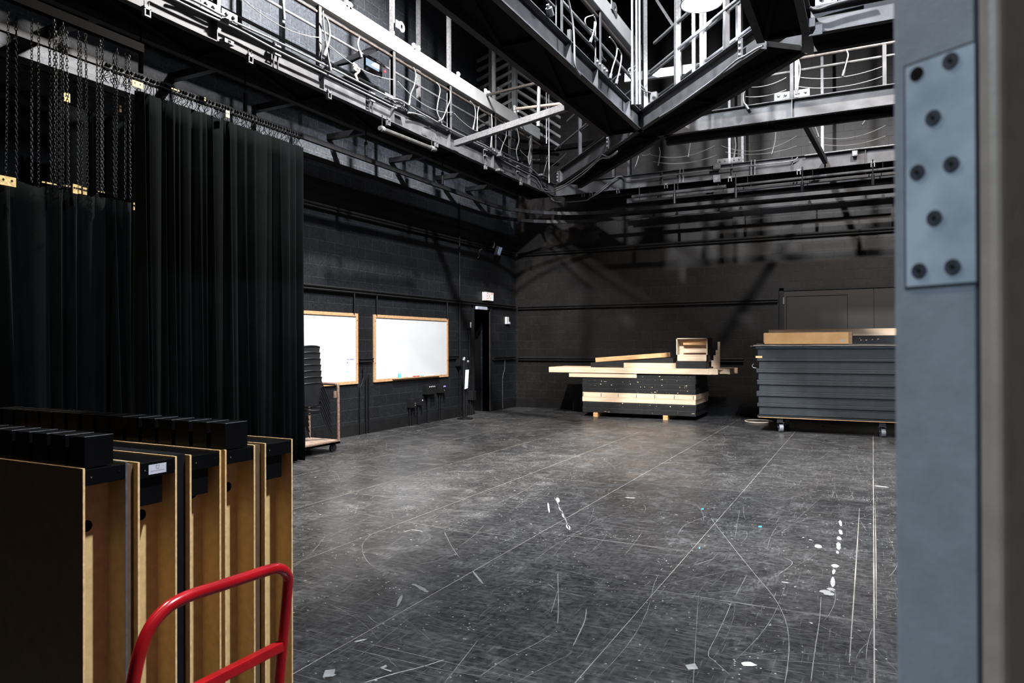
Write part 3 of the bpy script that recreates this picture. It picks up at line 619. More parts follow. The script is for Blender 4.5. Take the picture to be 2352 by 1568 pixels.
ebox((918,242),(935,254), -6.44, .09, 'grey four socket box midway on the left gallery beam', [(.18, .55, .013), (.4, .55, .013), (.6, .55, .013), (.82, .55, .013)])
ebox((1150,352),(1159,362), -6.42, .1, 'grey outlet box with two dark sockets high on the left gallery far end', [(.5, .7, .02), (.5, .3, .02)])
ebox((1148,386),(1158,396), -6.44, .1, 'pale junction box at the bottom edge of the left gallery far end')
ebox((1246,398),(1261,410), -6.36, .1, 'grey junction box at the left gallery corner joint')
ebox((980,290),(992,296), -6.45, .08, 'small round faced box on the left gallery beam centre', [(.5, .5, .03)])
def eboxy(a_, b_, Y, dep, label, holes=None, mat='box'):
    a = ony(*a_, Y); b = ony(*b_, Y); z0, z1 = sorted((a.z, b.z)); x0, x1 = sorted((a.x, b.x))
    e = empty('electrical_box', ((x0+x1)/2, Y, z0)); tag(e, label, 'electrical box')
    MB().box(x0, x1, Y, Y+dep, z0, z1).build('box_body', M[mat], e, bevel=.004)
    for (u, v, r) in (holes or []):
        c = V((x0+(x1-x0)*u, Y, z0+(z1-z0)*v)); MB().cyl(c, c-V((0, .006, 0)), r, 12).build('socket', M['galv'], e)
eboxy((1638,375),(1654,387), by-.08, .08, 'upper pale box on the back gallery bolt plate', [(.5, .5, .03)])
eboxy((1638,402),(1654,417), by-.09, .09, 'lower pale weathered box on the back gallery beam', [(.5, .5, .03)])
eboxy((1957,346),(1970,357), by-.07, .07, 'pale round faced box at the right end of the back gallery', [(.5, .5, .035)])
eboxy((1858,42),(1872,60), 2.487*D-.1, .1, 'upper of two grey boxes at the top right catwalk corner')
eboxy((1857,60),(1889,78), 2.487*D-.02, .02, 'grey connection plate at the top right catwalk corner')
eboxy((1492,212),(1508,232), aY+.1, .1, 'upper grey junction box at the middle catwalk joint')
eboxy((1486,236),(1500,252), aY+.08, .1, 'lower grey junction box at the middle catwalk joint')
# eye plates on hangers
def eye(px, py, X, label):
    c = onx(px, py, X); e = MB(); n = 20; vs = []
    for r, dx in ((.085, -.008), (.085, .008), (.03, .008), (.03, -.008)):
        vs += [(c.x+dx, c.y+r*math.cos(2*math.pi*j/n), c.z+r*math.sin(2*math.pi*j/n)) for j in range(n)]
    e.add(vs, [(k*n+j, k*n+(j+1) % n, ((k+1) % 4)*n+(j+1) % n, ((k+1) % 4)*n+j) for k in range(4) for j in range(n)])
    e.box(c.x-.007, c.x+.007, c.y-.15, c.y-.055, c.z-.06, c.z+.06); tag(e.build('eye_plate', M['box']), label, 'eye plate')
eye(922, 62, -6.5, 'round eye plate with centre hole on a left gallery hanger, nearer one'); eye(1152, 212, -6.5, 'round eye plate with centre hole on a left gallery hanger, farther one')
eye(1412, 20, ax+.01, 'upper round eye plate on the middle catwalk hanger'); eye(1380, 126, ax-.6, 'lower round eye plate behind the middle catwalk guard')
# wires strung between posts
def wirel(a, b, s_, label, X=-6.5, r=.006, mat='cable'):
    tag(MB().tube(sag(onx(*a, X), onx(*b, X), s_), r, 5).build('safety_wire', M[mat]), label, 'wire')
wirel((555,-4),(733,86), .10, 'sagging safety wire on the left gallery, left bay'); wirel((740,88),(905,183), .12, 'sagging safety wire on the left gallery, middle bay'); wirel((914,187),(1040,258), .14, 'sagging safety wire on the left gallery beside the outlet box')
wirel((1043,260),(1140,310), .12, 'sagging safety wire on the left gallery under the slanting strut'); wirel((1145,315),(1190,342), .08, 'sagging safety wire on the left gallery, right of the strut'); wirel((1195,345),(1240,366), .08, 'sagging safety wire in the last bay of the left gallery')
wirel((1268,380),(1300,352), .02, 'short wire between the gallery corner and diagonal rail')
def wirey(a, b, s_, label, Y, r=.006, mat='cable'):
    tag(MB().tube(sag(ony(*a, Y), ony(*b, Y), s_, 14), r, 5).build('safety_wire', M[mat]), label, 'wire')
bY = 3.374*D+.03
wirey((1820,175),(2034,150), .10, 'upper safety wire sagging below the cross catwalk rails', bY); wirey((1826,198),(2034,173), .09, 'lower safety wire sagging below the cross catwalk rails', bY)
wirey((1715,200),(1806,178), .05, 'upper safety wire left of the cross catwalk post', bY); wirey((1712,222),(1806,206), .04, 'lower safety wire left of the cross catwalk post', bY)
for i, (a, b, s_) in enumerate((((1474,356),(1494,352),.02),((1494,355),(1642,334),.14),((1656,334),(1830,312),.20),((1856,308),(2034,288),.16),((1500,371),(1646,356),.1),((1666,349),(1830,335),.1),((1858,326),(2034,312),.12))):
    wirey(a, b, s_, ['short','upper, leftmost long','upper, middle','upper, right of the dark strut','lower, leftmost','lower, middle','lower, right of the dark strut'][i]+' safety wire strung above the back gallery', by+.02, .006)
# loose cable tails
def tail(pts, X, label, r=.009, conn=True, mat='cable', Y=None):
    f = (lambda a, b: onx(a, b, X)) if Y is None else (lambda a, b: ony(a, b, Y))
    P = smooth_path([f(a, b) for a, b in pts], 6); e = empty('cable_tail', P[0]); tag(e, label, 'cable')
    MB().tube(P, r, 6).build('cord', M[mat], e, smooth=True)
    if conn: d_ = (P[-1]-P[-3]).normalized(); MB().cyl(P[-1]-d_*.01, P[-1]+d_*.08, r*2.1, 8).build('plug', M['box'], e, smooth=True)
tail([(648,-5),(650,15),(651,30)], -6.46, 'white cable tail hanging at the top beside the pale upright', .012)
tail([(748,38),(755,55),(757,85),(748,118)], -6.45, 'thick pale cable looping down the left gallery post at left', .014)
tail([(742,25),(744,60),(750,105),(757,148)], -6.45, 'thin grey cable bundle beside the post at left', .01)
tail([(826,85),(822,100),(826,118)], -6.48, 'small white cable loop near the wound rope', .012)
tail([(950,155),(955,170),(952,195),(944,215),(941,232)], -6.47, 'curved pale cable hanging left of the louvred cage')
tail([(1003,190),(1011,205),(1006,235),(1004,255),(1010,272)], -6.46, 'long pale cable loop in front of the cage')
tail([(1034,208),(1034,228),(1028,245),(1018,270),(1012,276)], -6.46, 'pale cable joining the long loop in front of the cage')
tail([(1080,232),(1090,245),(1092,265),(1088,290)], -6.47, 'pale cable over the guard right of the cage front')
tail([(1100,245),(1097,260),(1096,292)], -6.47, 'short pale cable next to the cage hanger')
tail([(1129,262),(1130,290),(1128,330)], -6.47, 'straight pale cable crossing behind the strut')
tail([(1163,300),(1162,315),(1155,332),(1150,348)], -6.47, 'pale cable right below the slanting strut')
tail([(1186,290),(1192,320),(1186,345),(1188,360)], -6.47, 'pale cable on the fourth far post')
tail([(1219,318),(1218,335),(1215,352),(1213,362),(1216,378),(1219,366)], -6.47, 'pale looped cable with dark end in the last bay')
tail([(1255,365),(1262,350),(1252,385),(1248,402)], -6.4, 'thick pale cable down the corner post')
xa = ax+.04
tail([(1302,-8),(1308,10),(1316,55),(1319,100),(1321,150),(1333,172)], xa+.03, 'thick pale cable running down over the middle catwalk beam', .012, False)
tail([(1258,10),(1261,20)], xa, 'flat pale tag on a wire at the middle catwalk', .02)
tail([(1363,35),(1345,42),(1347,60),(1363,70),(1369,55),(1365,38)], xa+.02, 'round loop of grey cable on the middle catwalk rail', .009, False)
tail([(1366,50),(1364,70),(1358,90)], xa+.03, 'short cable with white plug under the grey loop', .01)
tail([(1400,85),(1415,105),(1416,125),(1407,155),(1403,172)], xa+.02, 'pale cable curve beside the plated post of the middle catwalk', .011)
tail([(1419,112),(1427,125),(1425,150),(1417,185)], xa+.02, 'pale cable right of the plated post', .011)
tail([(1463,150),(1445,158),(1446,166),(1458,162),(1466,152),(1471,175),(1470,195),(1463,215)], xa+.04, 'tangled pale cable at the end post of the middle catwalk', .011)
tail([(1464,165),(1462,190),(1478,208),(1500,215),(1508,230)], xa+.04, 'thick pale cable curving from end post to junction box', .013, False)
tail([(1472,195),(1485,215),(1488,245)], xa+.04, 'second thick pale cable into the junction box', .012, False)
tail([(1489,255),(1489,285),(1486,300)], None, 'left conduit whip under the junction boxes', .013, False, Y=aY+.05)
tail([(1504,255),(1503,272),(1497,285),(1504,290),(1508,250)], None, 'middle conduit whip under the junction boxes', .012, False, Y=aY+.05)
tail([(1508,235),(1510,262),(1518,275),(1530,268),(1545,255)], None, 'right conduit whip swinging up to the diagonal catwalk', .013, False, Y=aY+.02)
for i, pts in enumerate((((1831,128),(1837,150),(1837,170),(1831,205)), ((1942,110),(1948,125),(1945,140),(1939,162)), ((1716,200),(1708,215),(1708,232),(1713,242)))):
    tail(pts, None, ['pale cable hanging past both rails beside the right post', 'pale cable draped over the upper cross rail', 'pale cable at the left end of the cross wires'][i], .01, True, Y=bY-.04)
for i, pts in enumerate((((1514,338),(1516,352),(1513,372)), ((1586,327),(1583,345),(1582,352)), ((1688,314),(1690,335),(1687,355)), ((1782,302),(1780,325),(1775,345)), ((1872,290),(1876,300),(1878,306)), ((1467,358),(1463,372),(1460,380)), ((1990,272),(1986,278)))):
    tail(pts, None, ['first', 'second', 'third', 'fourth', 'sixth', 'leftmost', 'rightmost'][i]+' pale cable tail hanging over the back gallery', .011, True, Y=by+.02)
# twisted cream rope on the left gallery
P = [onx(a, b, -6.75) for a, b in ((812,145),(820,152),(814,158),(824,165),(816,172),(822,185),(818,172),(826,160),(812,150))]
tag(MB().tube(smooth_path(P, 5), .013, 6).build('wound_rope', M['rope'], smooth=True), 'small hank of cream rope tied on the left gallery', 'rope')
# monitor-like equipment rack on the far side
e = empty('equipment_rack', onx(838, 170, -7.3)); tag(e, 'small black equipment rack with a lit screen behind the left gallery guard', 'rack')
MB().bar(onx(770,152,-7.3), onx(885,100,-7.3), .5, .03).build('shelf', M['black_metal'], e)
MB().frame(onx(857,152,-7.35), (0, 1, 0), (1, 0, 0), (0, 0, 1), .22, .02, .13).build('screen_body', M['black_metal'], e)
MB().frame(onx(856,147,-7.32), (0, 1, 0), (1, 0, 0), (0, 0, 1), .17, .004, .07).build('lit_screen', pr('screen', (.6, .8, .9), .3, emit=(.6, .8, 1), es=.7), e)
MB().cyl(onx(884,163,-7.25), onx(884,166,-7.25), .02, 8).build('red_lamp', M['signred'], e)
# clamps + small white cables on top beam
for i, (px, py) in enumerate(((795,8),(803,14),(950,107),(960,113),(1052,172),(1115,210),(1122,215),(1182,248),(1190,252),(1183,258))):
    c = onx(px, py, -6.55); b = MB().box(c.x-.02, c.x+.02, c.y-.02, c.y+.02, c.z-.05, c.z+.05).sphere(c+V((0, .03, .02)), .03, 8)
    tag(b.build('hook_clamp', M['white']), 'small white clamp sitting on the pale top tube', 'clamp', 'white clamps on the top tube')
for i, (a, b) in enumerate((((1120,218),(1233,191)), ((1187,250),(1290,238)))):
    p_ = onx(*a, -6.5); q_ = onx(*b, -5.0)
    tag(MB().cyl(p_, q_, .028, 10).build('cross_pipe', M['rust' if i == 0 else 'rope']), ['brown pipe arm reaching right from the top tube', 'tan pipe arm behind the slanting strut'][i], 'pipe')
p_ = onx(1238, 190, -5.0); q_ = onx(1236, 290, -5.0); tag(MB().cyl(p_, q_, .03, 10).build('drop_pipe', M['galv']), 'upright pipe under the end of the brown arm', 'pipe')
# slender twin rods
for i, (px, ya, yb) in enumerate(((1255, 200, 330), (1261, 205, 420))):
    p_ = onx(px, yb, -6.2); tag(MB().cyl(p_, (p_.x, p_.y, ZC), .014, 6).build('hanger_rod', M['galv']), ['left of the twin slender rods at the gallery corner', 'right of the twin slender rods at the gallery corner'][i], 'rod')
for i, px in enumerate((1453, 1463, 1470)):
    p_ = onx(px, 240, ax+.12); tag(MB().bar(p_, (p_.x, p_.y, ZC), .03, .03).build('hanger_rod', M['galv']), ['left','centre','right'][i]+' of three slim uprights at the end of the middle catwalk', 'rod')
for i, px in enumerate((1551, 1568)):
    s_ = sD(px); p_ = DP_(s_, .3, BH); tag(MB().bar(p_, (p_.x, p_.y, ZC), .045, .045).build('hanger_rod', M['galv']), ['left','right'][i]+' of two uprights rising from the diagonal catwalk', 'rod')
p_ = onz(1497, -20, 8.2); q_ = DP_(DP[2], .3, 1.3); tag(MB().bar(ony(1508, 0, 11.3), ony(1548, 62, 11.0), .03, .03).build('brace_rod', M['galv']), 'slanting brace rod left of the glowing lamp', 'rod')
# barred guard cage in the far left corner, high up
cg = ony(1182, 180, 14.2); e = empty('guard_cage', (cg.x, cg.y, cg.z-1)); tag(e, 'dark steel cage of slanted bars high in the far left corner', 'cage')
zt_ = ony(1182, 92, 14.2).z; zb_ = ony(1182, 300, 14.2).z
MB().box(cg.x-.05, cg.x+.05, cg.y-.05, cg.y+.05, zb_, zt_+.1).build('corner_post', M['cage'], e)
for i in range(9):
    py = 95+22*i; a_ = ony(1182, py, 14.2); l_ = ony(1096, py+46, 14.15); r_ = ony(1286, py+66, 15.3)
    MB().bar(a_, l_, .05, .06).build('bar', M['cage'], e); MB().bar(a_, r_, .05, .06).build('bar', M['cage'], e)
q_ = ony(1130, 125, 14.16); MB().box(q_.x-.03, q_.x+.03, 14.05, 14.12, zb_, q_.z+.1).build('mid_post', M['cage'], e)
# track that carries the curtains around the room (two parallel rails, curved corner)
def track(name, x, y, z, label, xe=5.6, r=2.0, w_=.05, h_=.07, y0=-1.5):
    P = [V((x, y0, z)), V((x, y-r, z))]+[V((x+r-r*math.cos(a), y-r+r*math.sin(a), z)) for a in [math.pi/2*i/10 for i in range(1, 10)]]+[V((x+r, y, z)), V((xe, y, z))]
    mb = MB()
    for a, b in zip(P[:-1], P[1:]): mb.bar(a, b+(b-a).normalized()*.02, w_, h_)
    tag(mb.build(name, M['black_metal']), label, 'curtain track', 'curtain tracks around the room')
track('curtain_track', -6.98, 14.75, 4.45, 'black curtain track nearer the open floor, curving round the far corner')
track('curtain_track', -7.55, 15.45, 4.42, 'black curtain track nearer the walls, curving round the far corner', w_=.04)
for y0 in (3.0, 5.0, 6.42, 8.8, 11.0):
    e = empty('track_hanger', (-6.98, y0, 4.48)); tag(e, 'black rod and turnbuckle holding the curtain track under the left gallery', 'hanger', 'track hangers on the left side')
    MB().cyl((-6.98, y0, 4.48), (-6.98, y0, ZL+.03), .010, 6).build('rod', M['black_metal'], e); MB().cyl((-6.98, y0, 4.5), (-6.98, y0, 4.72), .026, 8).build('turnbuckle', M['black_metal'], e)
for px in (1549, 1690, 1843, 2005):
    x = ony(px, 450, 14.75).x; e = empty('track_hanger', (x, 14.75, 4.48)); tag(e, 'black rod and turnbuckle holding the curtain track under the back gallery', 'hanger', 'track hangers at the back')
    MB().cyl((x, 14.75, 4.48), (x, 14.75, 4.98), .012, 6).build('rod', M['black_metal'], e); MB().cyl((x, 14.75, 4.5), (x, 14.75, 4.70), .03, 8).build('turnbuckle', M['black_metal'], e)
for (a_, b_, r_, lb) in ((ony(1452,452,15.0), ony(1668,428,15.0), .04, 'left'), (ony(1690,425,15.05), ony(2060,385,15.05), .028, 'right')):
    e = empty('batten_pipe', (a_+b_)/2); tag(e, lb+' of two batten pipes slung under the back gallery', 'pipe', 'batten pipes under the back gallery')
    MB().cyl(a_, b_, r_, 12).build('tube', M['greyd'], e)
    for t_ in (.08, .5, .92):
        q_ = a_.lerp(b_, t_); MB().cyl(q_, (q_.x, q_.y, ZL+.02), .008, 6).build('drop_rod', M['black_metal'], e)
e = empty('batten_pipe', ony(1750, 431, 15.25)); tag(e, 'dark flat batten behind the round pipes under the back gallery', 'pipe', 'batten pipes under the back gallery')
a_ = ony(1440,462,15.25); b_ = ony(2060,400,15.25); MB().bar(a_, b_, .05, .10).build('batten', M['greyd'], e)
for t_ in (.1, .5, .9):
    q_ = a_.lerp(b_, t_); MB().cyl(q_, (q_.x, q_.y, ZL+.02), .008, 6).build('drop_rod', M['black_metal'], e)
# ================================================================== CURTAINS
def curtain(name, label, X, y0, y1, zt, zb, folds, amp, seed, group='black velour drapes on the left side', axis='y', ztf=None, ties=0, mat='velour'):
    rn = random.Random(seed); nu = folds*12; nv = 18; vs = []; fs = []
    w = [rn.choice([.4, .8, 1.3, 1.9])*rn.uniform(.8, 1.2) for _ in range(folds)]; tot = sum(w); cum = [0]
    for x in w: cum.append(cum[-1]+x/tot)
    am = [rn.choice([.35, .7, 1.0, 1.5])*rn.uniform(.8, 1.2) for _ in range(folds)]; dr = [rn.uniform(-.35, .35) for _ in range(folds+1)]
    for j in range(nv+1):
        v = j/nv
        for i in range(nu+1):
            k = min(folds-1, i//12); t = i/12-k
            if i == nu: k = folds-1; t = 1.0
            wid = cum[k+1]-cum[k]
            s = cum[k]+wid*t
            sh = (dr[k]*(1-t)+dr[k+1]*t)*wid*(v**1.4)*1.1
            a = amp*am[k]*(0.55+.75*v)
            prof = math.sin(math.pi*t)**.8
            off = a*(1.6*prof-.8)+.25*a*math.sin(4*math.pi*t+k)*v
            y = y0+(y1-y0)*min(1, max(0, s+sh)); zz = (ztf(s) if ztf else zt)
            z = zb+(zz-zb)*(1-v)
            if j == 0: z -= .035*abs(math.sin(math.pi*t*1.0))*rn.uniform(.6, 1)
            y += .25*a*math.sin(2*math.pi*t)
            vs.append((X+off, y, z))
    fs = [(j*(nu+1)+i, j*(nu+1)+i+1, (j+1)*(nu+1)+i+1, (j+1)*(nu+1)+i) for j in range(nv) for i in range(nu)]
    mb = MB(); mb.add(vs, fs); o = mb.build(name, M[mat], smooth=True)
    o.modifiers.clear(); sd = o.modifiers.new('thick', 'SOLIDIFY'); sd.thickness = .006
    tag(o, label, 'curtain', group); return o
zt1 = 4.30
c1 = curtain('stage_curtain', 'tall black pleated curtain hanging from the track beside the whiteboards', -6.95, 4.95, 7.43, zt1, .02, 24, .085, 3)
c2 = curtain('stage_curtain', 'tall black curtain in shadow behind the hanging chains', -7.22, 4.28, 5.25, 4.02, .02, 8, .07, 8)
c3 = curtain('stage_curtain', 'short black curtain hung on chains in front, nearest the stored panels', -5.5, 2.35, 3.88, 2.78, .02, 11, .085, 12)
# ties and carriers between track and main curtain
pr_c = None
def carrier(x, y, z, par, k):
    mb = MB().box(x-.02, x+.02, y-.016, y+.016, z+.06, z+.105)
    mb.cyl((x-.03, y-.01, z+.11), (x-.03, y+.01, z+.11), .016, 8).cyl((x+.03, y-.01, z+.11), (x+.03, y+.01, z+.11), .016, 8)
    mb.tube(smooth_path([(x, y, z+.06), (x+rnd.uniform(-.03, .03), y+rnd.uniform(.01, .05), z+.02), (x+rnd.uniform(-.03, .03), y+rnd.uniform(-.05, .03), z-.03), (x+.01, y, z-.07)], 3), .004, 4)
    mb.tube(smooth_path([(x, y, z+.06), (x+rnd.uniform(-.03, .03), y-rnd.uniform(.01, .05), z+.0), (x+rnd.uniform(-.02, .02), y+rnd.uniform(-.03, .03), z-.05)], 3), .0035, 4)
    return mb.build('track_carrier', M['dblack'], par)
for k in range(62): carrier(-6.98, 4.6+k*(7.42-4.6)/62+rnd.uniform(-.01, .01), 4.34, c1, k)
def webtag(px, py, X, w_, h_, par, lab=None):
    c = onx(px, py, X); mb = MB().box(X, X+.008, c.y-w_/2, c.y+w_/2, c.z-h_/2, c.z+h_/2); mb.build('webbing', M['web'], par)
    for u in (-.25, .25): MB().cyl((X+.006, c.y+u*w_, c.z+h_*.1), (X+.010, c.y+u*w_, c.z+h_*.1), .008, 8).build('grommet', M['black_metal'], par)
webtag(522, 262, -6.84, .055, .08, c1); webtag(315, 194, -6.84, .12, .065, c1); webtag(470, 228, -6.86, .02, .04, c1); webtag(402, 206, -6.86, .10, .014, c1)
webtag(153, 224, -7.10, .06, .085, c2); webtag(276, 250, -7.1, .02, .07, c2)
webtag(16, 416, -5.40, .11, .065, c3); webtag(172, 434, -5.38, .035, .07, c3); webtag(182, 436, -5.38, .02, .06, c3); webtag(194, 439, -5.38, .03, .055, c3)
webtag(112, 421, -5.38, .10, .010, c3); webtag(152, 427, -5.38, .05, .010, c3); webtag(232, 441, -5.38, .05, .008, c3); webtag(307, 474, -5.38, .008, .06, c3)
tag(MB().box(-5.53, -5.47, .5, 3.95, 4.05, 4.12).build('curtain_track', M['dblack']), 'short black curtain track above the hanging chains', 'curtain track')
# chains
def chain_mesh(Lc):
    mb = MB(); k = int(Lc/.026); 
    for i in range(k):
        z = Lc-.02-i*.026; pts = []
        for j in range(8):
            a = 2*math.pi*j/8; u = .008*math.cos(a); v = .017*math.sin(a)
            pts.append((u, 0, z+v) if i % 2 else (0, u, z+v))
        mb.tube(pts, .0030, 4, closed=True)
    return mb
chn = None; pxs = [(14,0),(38,-.03),(73,.0),(89,.05),(118,.0),(125,.12),(131,.02),(139,.09),(144,.2),(157,.03),(179,.06),(190,.0),(201,.12),(224,.0),(231,.08),(236,.16),(262,.0),(266,.07),(287,.02),(299,.05)]
for i, (px, dx) in enumerate(pxs):
    X = -5.5+dx; y = onx(px, 300, X).y
    if chn is None:
        chn = chain_mesh(1.22).build('hanging_chain', M['black_metal']); base = chn; o = chn
    else: o = base.copy(); COL.objects.link(o)
    o.location = (X, y, 2.76+rnd.uniform(-.02, .03)); o.rotation_euler = (rnd.uniform(-.012, .012), rnd.uniform(-.008, .008), rnd.uniform(0, 3))
    tag(o, 'black link chain hanging from the short track down to the short black curtain', 'chain', 'black link chains above the short curtain')
# ================================================================== WHITEBOARDS
def whiteboard(y0, y1, z0, z1, label):
    e = empty('whiteboard', (XL, (y0+y1)/2, z0)); tag(e, label, 'whiteboard'); x0 = XL; f = .055
    MB().box(x0, x0+.02, y0+f*.6, y1-f*.6, z0+f*.6, z1-f*.6).build('writing_surface', M['board'], e)
    for k, (a, b, c, d_) in enumerate(((y0, y1, z0, z0+f), (y0, y1, z1-f, z1), (y0, y0+f, z0+f, z1-f), (y1-f, y1, z0+f, z1-f))): MB().box(x0, x0+.035, a, b, c, d_).build('frame_rail', M['oak'], e, bevel=.003)
    for y in (y0+f/2, y1-f/2):
        for z in (z0+.35, z1-.12): MB().cyl((x0+.035, y, z), (x0+.037, y, z), .009, 8).build('screw', M['black_metal'], e)
    return e
w2 = whiteboard(10.37, 12.89, .90, 2.13, 'complete wood-framed whiteboard with marker tray, the one nearer the exit door')
w1 = whiteboard(7.4, 9.92, .90, 2.13, 'wood-framed whiteboard partly hidden by the black curtain and chair stack')
tr = MB().box(XL+.035, XL+.09, 10.9, 12.5, .935, .95).build('marker_tray', M['oak'], w2)
x = XL+.06
def marker(y, mt, l=.11, lab=''):
    tag(MB().cyl((x+.0, y, .961), (x+.01, y+l, .961), .009, 10).build('marker_pen', M[mt]), lab, 'marker')
marker(11.25, 'ink', .1, 'dark marker lying nearest the spray bottle on the whiteboard tray'); marker(11.36, 'tape', .12, 'white marker left of the red markers on the tray'); marker(11.55, 'red', .07, 'left red marker on the whiteboard tray')
marker(11.66, 'red', .09, 'right red marker on the whiteboard tray'); marker(11.8, 'inkgreen', .1, 'green marker on the whiteboard tray'); marker(11.93, 'tape', .1, 'white marker right of the green one on the tray')
tag(MB().box(XL+.04, XL+.075, 12.1, 12.26, .951, .975).build('eraser', M['paper'], bevel=.004), 'pale block eraser at the right end of the marker tray', 'eraser')
e = empty('spray_bottle', (x, 11.11, .95)); tag(e, 'small clear and blue spray bottle on the whiteboard tray', 'bottle')
MB().cyl((x, 11.11, .951), (x, 11.11, 1.03), .026, 14).build('bottle_body', M['blue'], e, smooth=True); MB().cyl((x, 11.11, 1.03), (x, 11.11, 1.06), .011, 10).box(x-.01, x+.03, 11.10, 11.12, 1.055, 1.08).build('trigger_head', M['white'], e)
# notice on the first board
yn0, yn1, zn0, zn1 = 9.60, 9.87, .985, 1.375; xn = XL+.0215
e = MB().box(xn-.001, xn, yn0, yn1, zn0, zn1).build('printed_notice', pr('notice_paper', (.31, .31, .325), .6, noise=.03)); tag(e, 'white printed notice with a column of small coloured icons, taped to the left whiteboard', 'notice')
MB().box(xn, xn+.0006, yn0+.03, yn0+.055, zn1-.055, zn1-.037).box(xn, xn+.0006, yn0+.065, yn0+.085, zn1-.055, zn1-.037).box(xn, xn+.0006, yn0+.10, yn0+.215, zn1-.053, zn1-.038).build('heading_line', M['navy'], e)
for k, mt in enumerate(('navy', 'ink', 'inkred', 'inkgreen', 'inkred')):
    z = zn1-.10-k*.052; hh = .015
    if k == 2: MB().tube([(xn+.001, yn0+.045+.014*math.cos(a), z+.014*math.sin(a)) for a in [i*math.pi/6 for i in range(12)]], .003, 4, closed=True).build('icon', M[mt], e)
    else: MB().box(xn, xn+.0006, yn0+.03, yn0+.06, z-hh, z+hh).build('icon', M[mt], e)
    for j in range(3): MB().box(xn, xn+.0005, yn0+.085, yn1-.05-.02*j, z+.012-j*.012, z+.014-j*.012).build('text_line', M['ink'], e)
# ================================================================== left wall fixtures
def wbox(y, z, w_, h_, dep, label, mat='black', dots=(), dotm='white', cond=(), r=.014, ztop=None):
    e = empty('wall_box', (XL, y, z-h_/2)); tag(e, label, 'electrical box')
    MB().box(XL, XL+dep, y-w_/2, y+w_/2, z-h_/2, z+h_/2).build('box_body', M[mat], e, bevel=.004)
    for (u, v) in dots: MB().cyl((XL+dep, y+u, z+v), (XL+dep+.006, y+u, z+v), .013, 10).build('indicator', M[dotm], e)
    for u in cond: MB().cyl((XL+.05, y+u, 0.01), (XL+.05, y+u, z-h_/2), r, 8).build('conduit', M['black_metal'], e)
    return e
wbox(11.50, .44, .16, .17, .12, 'black outlet box low on the wall, leftmost under the right whiteboard', dots=((.03, -.04), (.03, .0)), dotm='galv', cond=(-.05, .04))
wbox(11.76, .46, .12, .15, .12, 'small black box with one white light beside the low outlet box', dots=((.02, .02),), cond=(-.02, .03), r=.018)
wbox(12.10, .68, .30, .20, .14, 'wide black box with four white lights in a row', dots=((-.09, .055), (-.03, .055), (.03, .055), (.09, .055)), cond=(-.02, .03), r=.018)
wbox(12.56, .66, .2, .16, .12, 'black box with purple tag right of the four light box', dots=((.03, -.03),), dotm='galv', cond=(-.04, .03, .055))
MB().box(XL+.12, XL+.124, 12.56, 12.64, .70, .725).build('purple_tag', pr('violet', (.25, .18, .5), .5, noise=.1), bpy.data.objects['wall_box.003'])
wbox(13.82, .44, .16, .2, .13, 'black box low on the wall between stand and doorway', cond=(-.04, .03))
wbox(13.28, 1.19, .13, .15, .12, 'black switch box below the horizontal rail beside the tall conduit', cond=())
wbox(13.76, 2.02, .09, .18, .07, 'small black box with white switch high beside the doorway', cond=())
MB().box(XL+.07, XL+.076, 13.75, 13.79, 1.96, 2.08).build('switch_plate', M['white'], bpy.data.objects['wall_box.006'])
def vpipe(y, z0, z1, label, r=.014, mat='black_metal', off=.05): tag(MB().cyl((XL+off, y, z0), (XL+off, y, z1), r, 8).build('wall_conduit', M[mat]), label, 'conduit')
vpipe(13.335, .02, 4.8, 'tall vertical conduit between whiteboard and stand', .016); vpipe(9.8, 2.13, 2.5, 'short vertical conduit above the left whiteboard'); vpipe(10.43, 2.13, 2.5, 'short vertical conduit above the right whiteboard, left end'); vpipe(12.83, 2.13, 2.5, 'short vertical conduit above the right whiteboard, right end')
vpipe(10.20, .02, 1.05, 'black conduit below the gap between the whiteboards, right'); vpipe(10.12, .02, 1.0, 'black conduit below the gap between the whiteboards, inner'); 
tag(MB().tube(smooth_path([(XL+.05, 9.95, .02), (XL+.05, 9.95, .75), (XL+.05, 10.0, .9), (XL+.05, 10.04, 1.02), (XL+.05, 10.04, 1.2)], 4), .014, 8).build('wall_conduit', M['black_metal']), 'bent black conduit below the gap between the whiteboards', 'conduit')
vpipe(13.74, 1.3, 1.95, 'thin conduit under the small white switch', .009)
tag(MB().tube(smooth_path([(XL+.03, 15.50, 1.2), (XL+.03, 15.48, .95), (XL+.03, 15.38, .75), (XL+.03, 15.38, .03)], 4), .012, 8).build('wall_conduit', M['greyd']), 'bent conduit on the wall right of the doorway', 'conduit')
e = empty('thermostat', (XL, 15.63, 2.07)); tag(e, 'white wall thermostat with round dial right of the doorway', 'thermostat')
MB().box(XL, XL+.05, 15.56, 15.70, 2.08, 2.26).build('housing', M['white'], e, bevel=.01); MB().cyl((XL+.05, 15.68, 2.11), (XL+.08, 15.68, 2.11), .032, 14).build('dial', M['ink'], e)
# exit sign above the door
e = empty('exit_sign', (XL, 14.63, 2.62)); tag(e, 'lit white exit sign with red letters above the dark doorway', 'exit sign')
MB().box(XL, XL+.10, 14.42, 14.80, 2.60, 2.80).build('housing', M['white'], e, bevel=.006); MB().box(XL+.10, XL+.103, 14.44, 14.78, 2.615, 2.785).build('face', M['glow'], e)
text_mesh('EXIT', .20, (XL+.1035, 14.61, 2.70), (0, 1, 0), (0, 0, 1), 'lettering', M['exitred'], e, fit=.30)
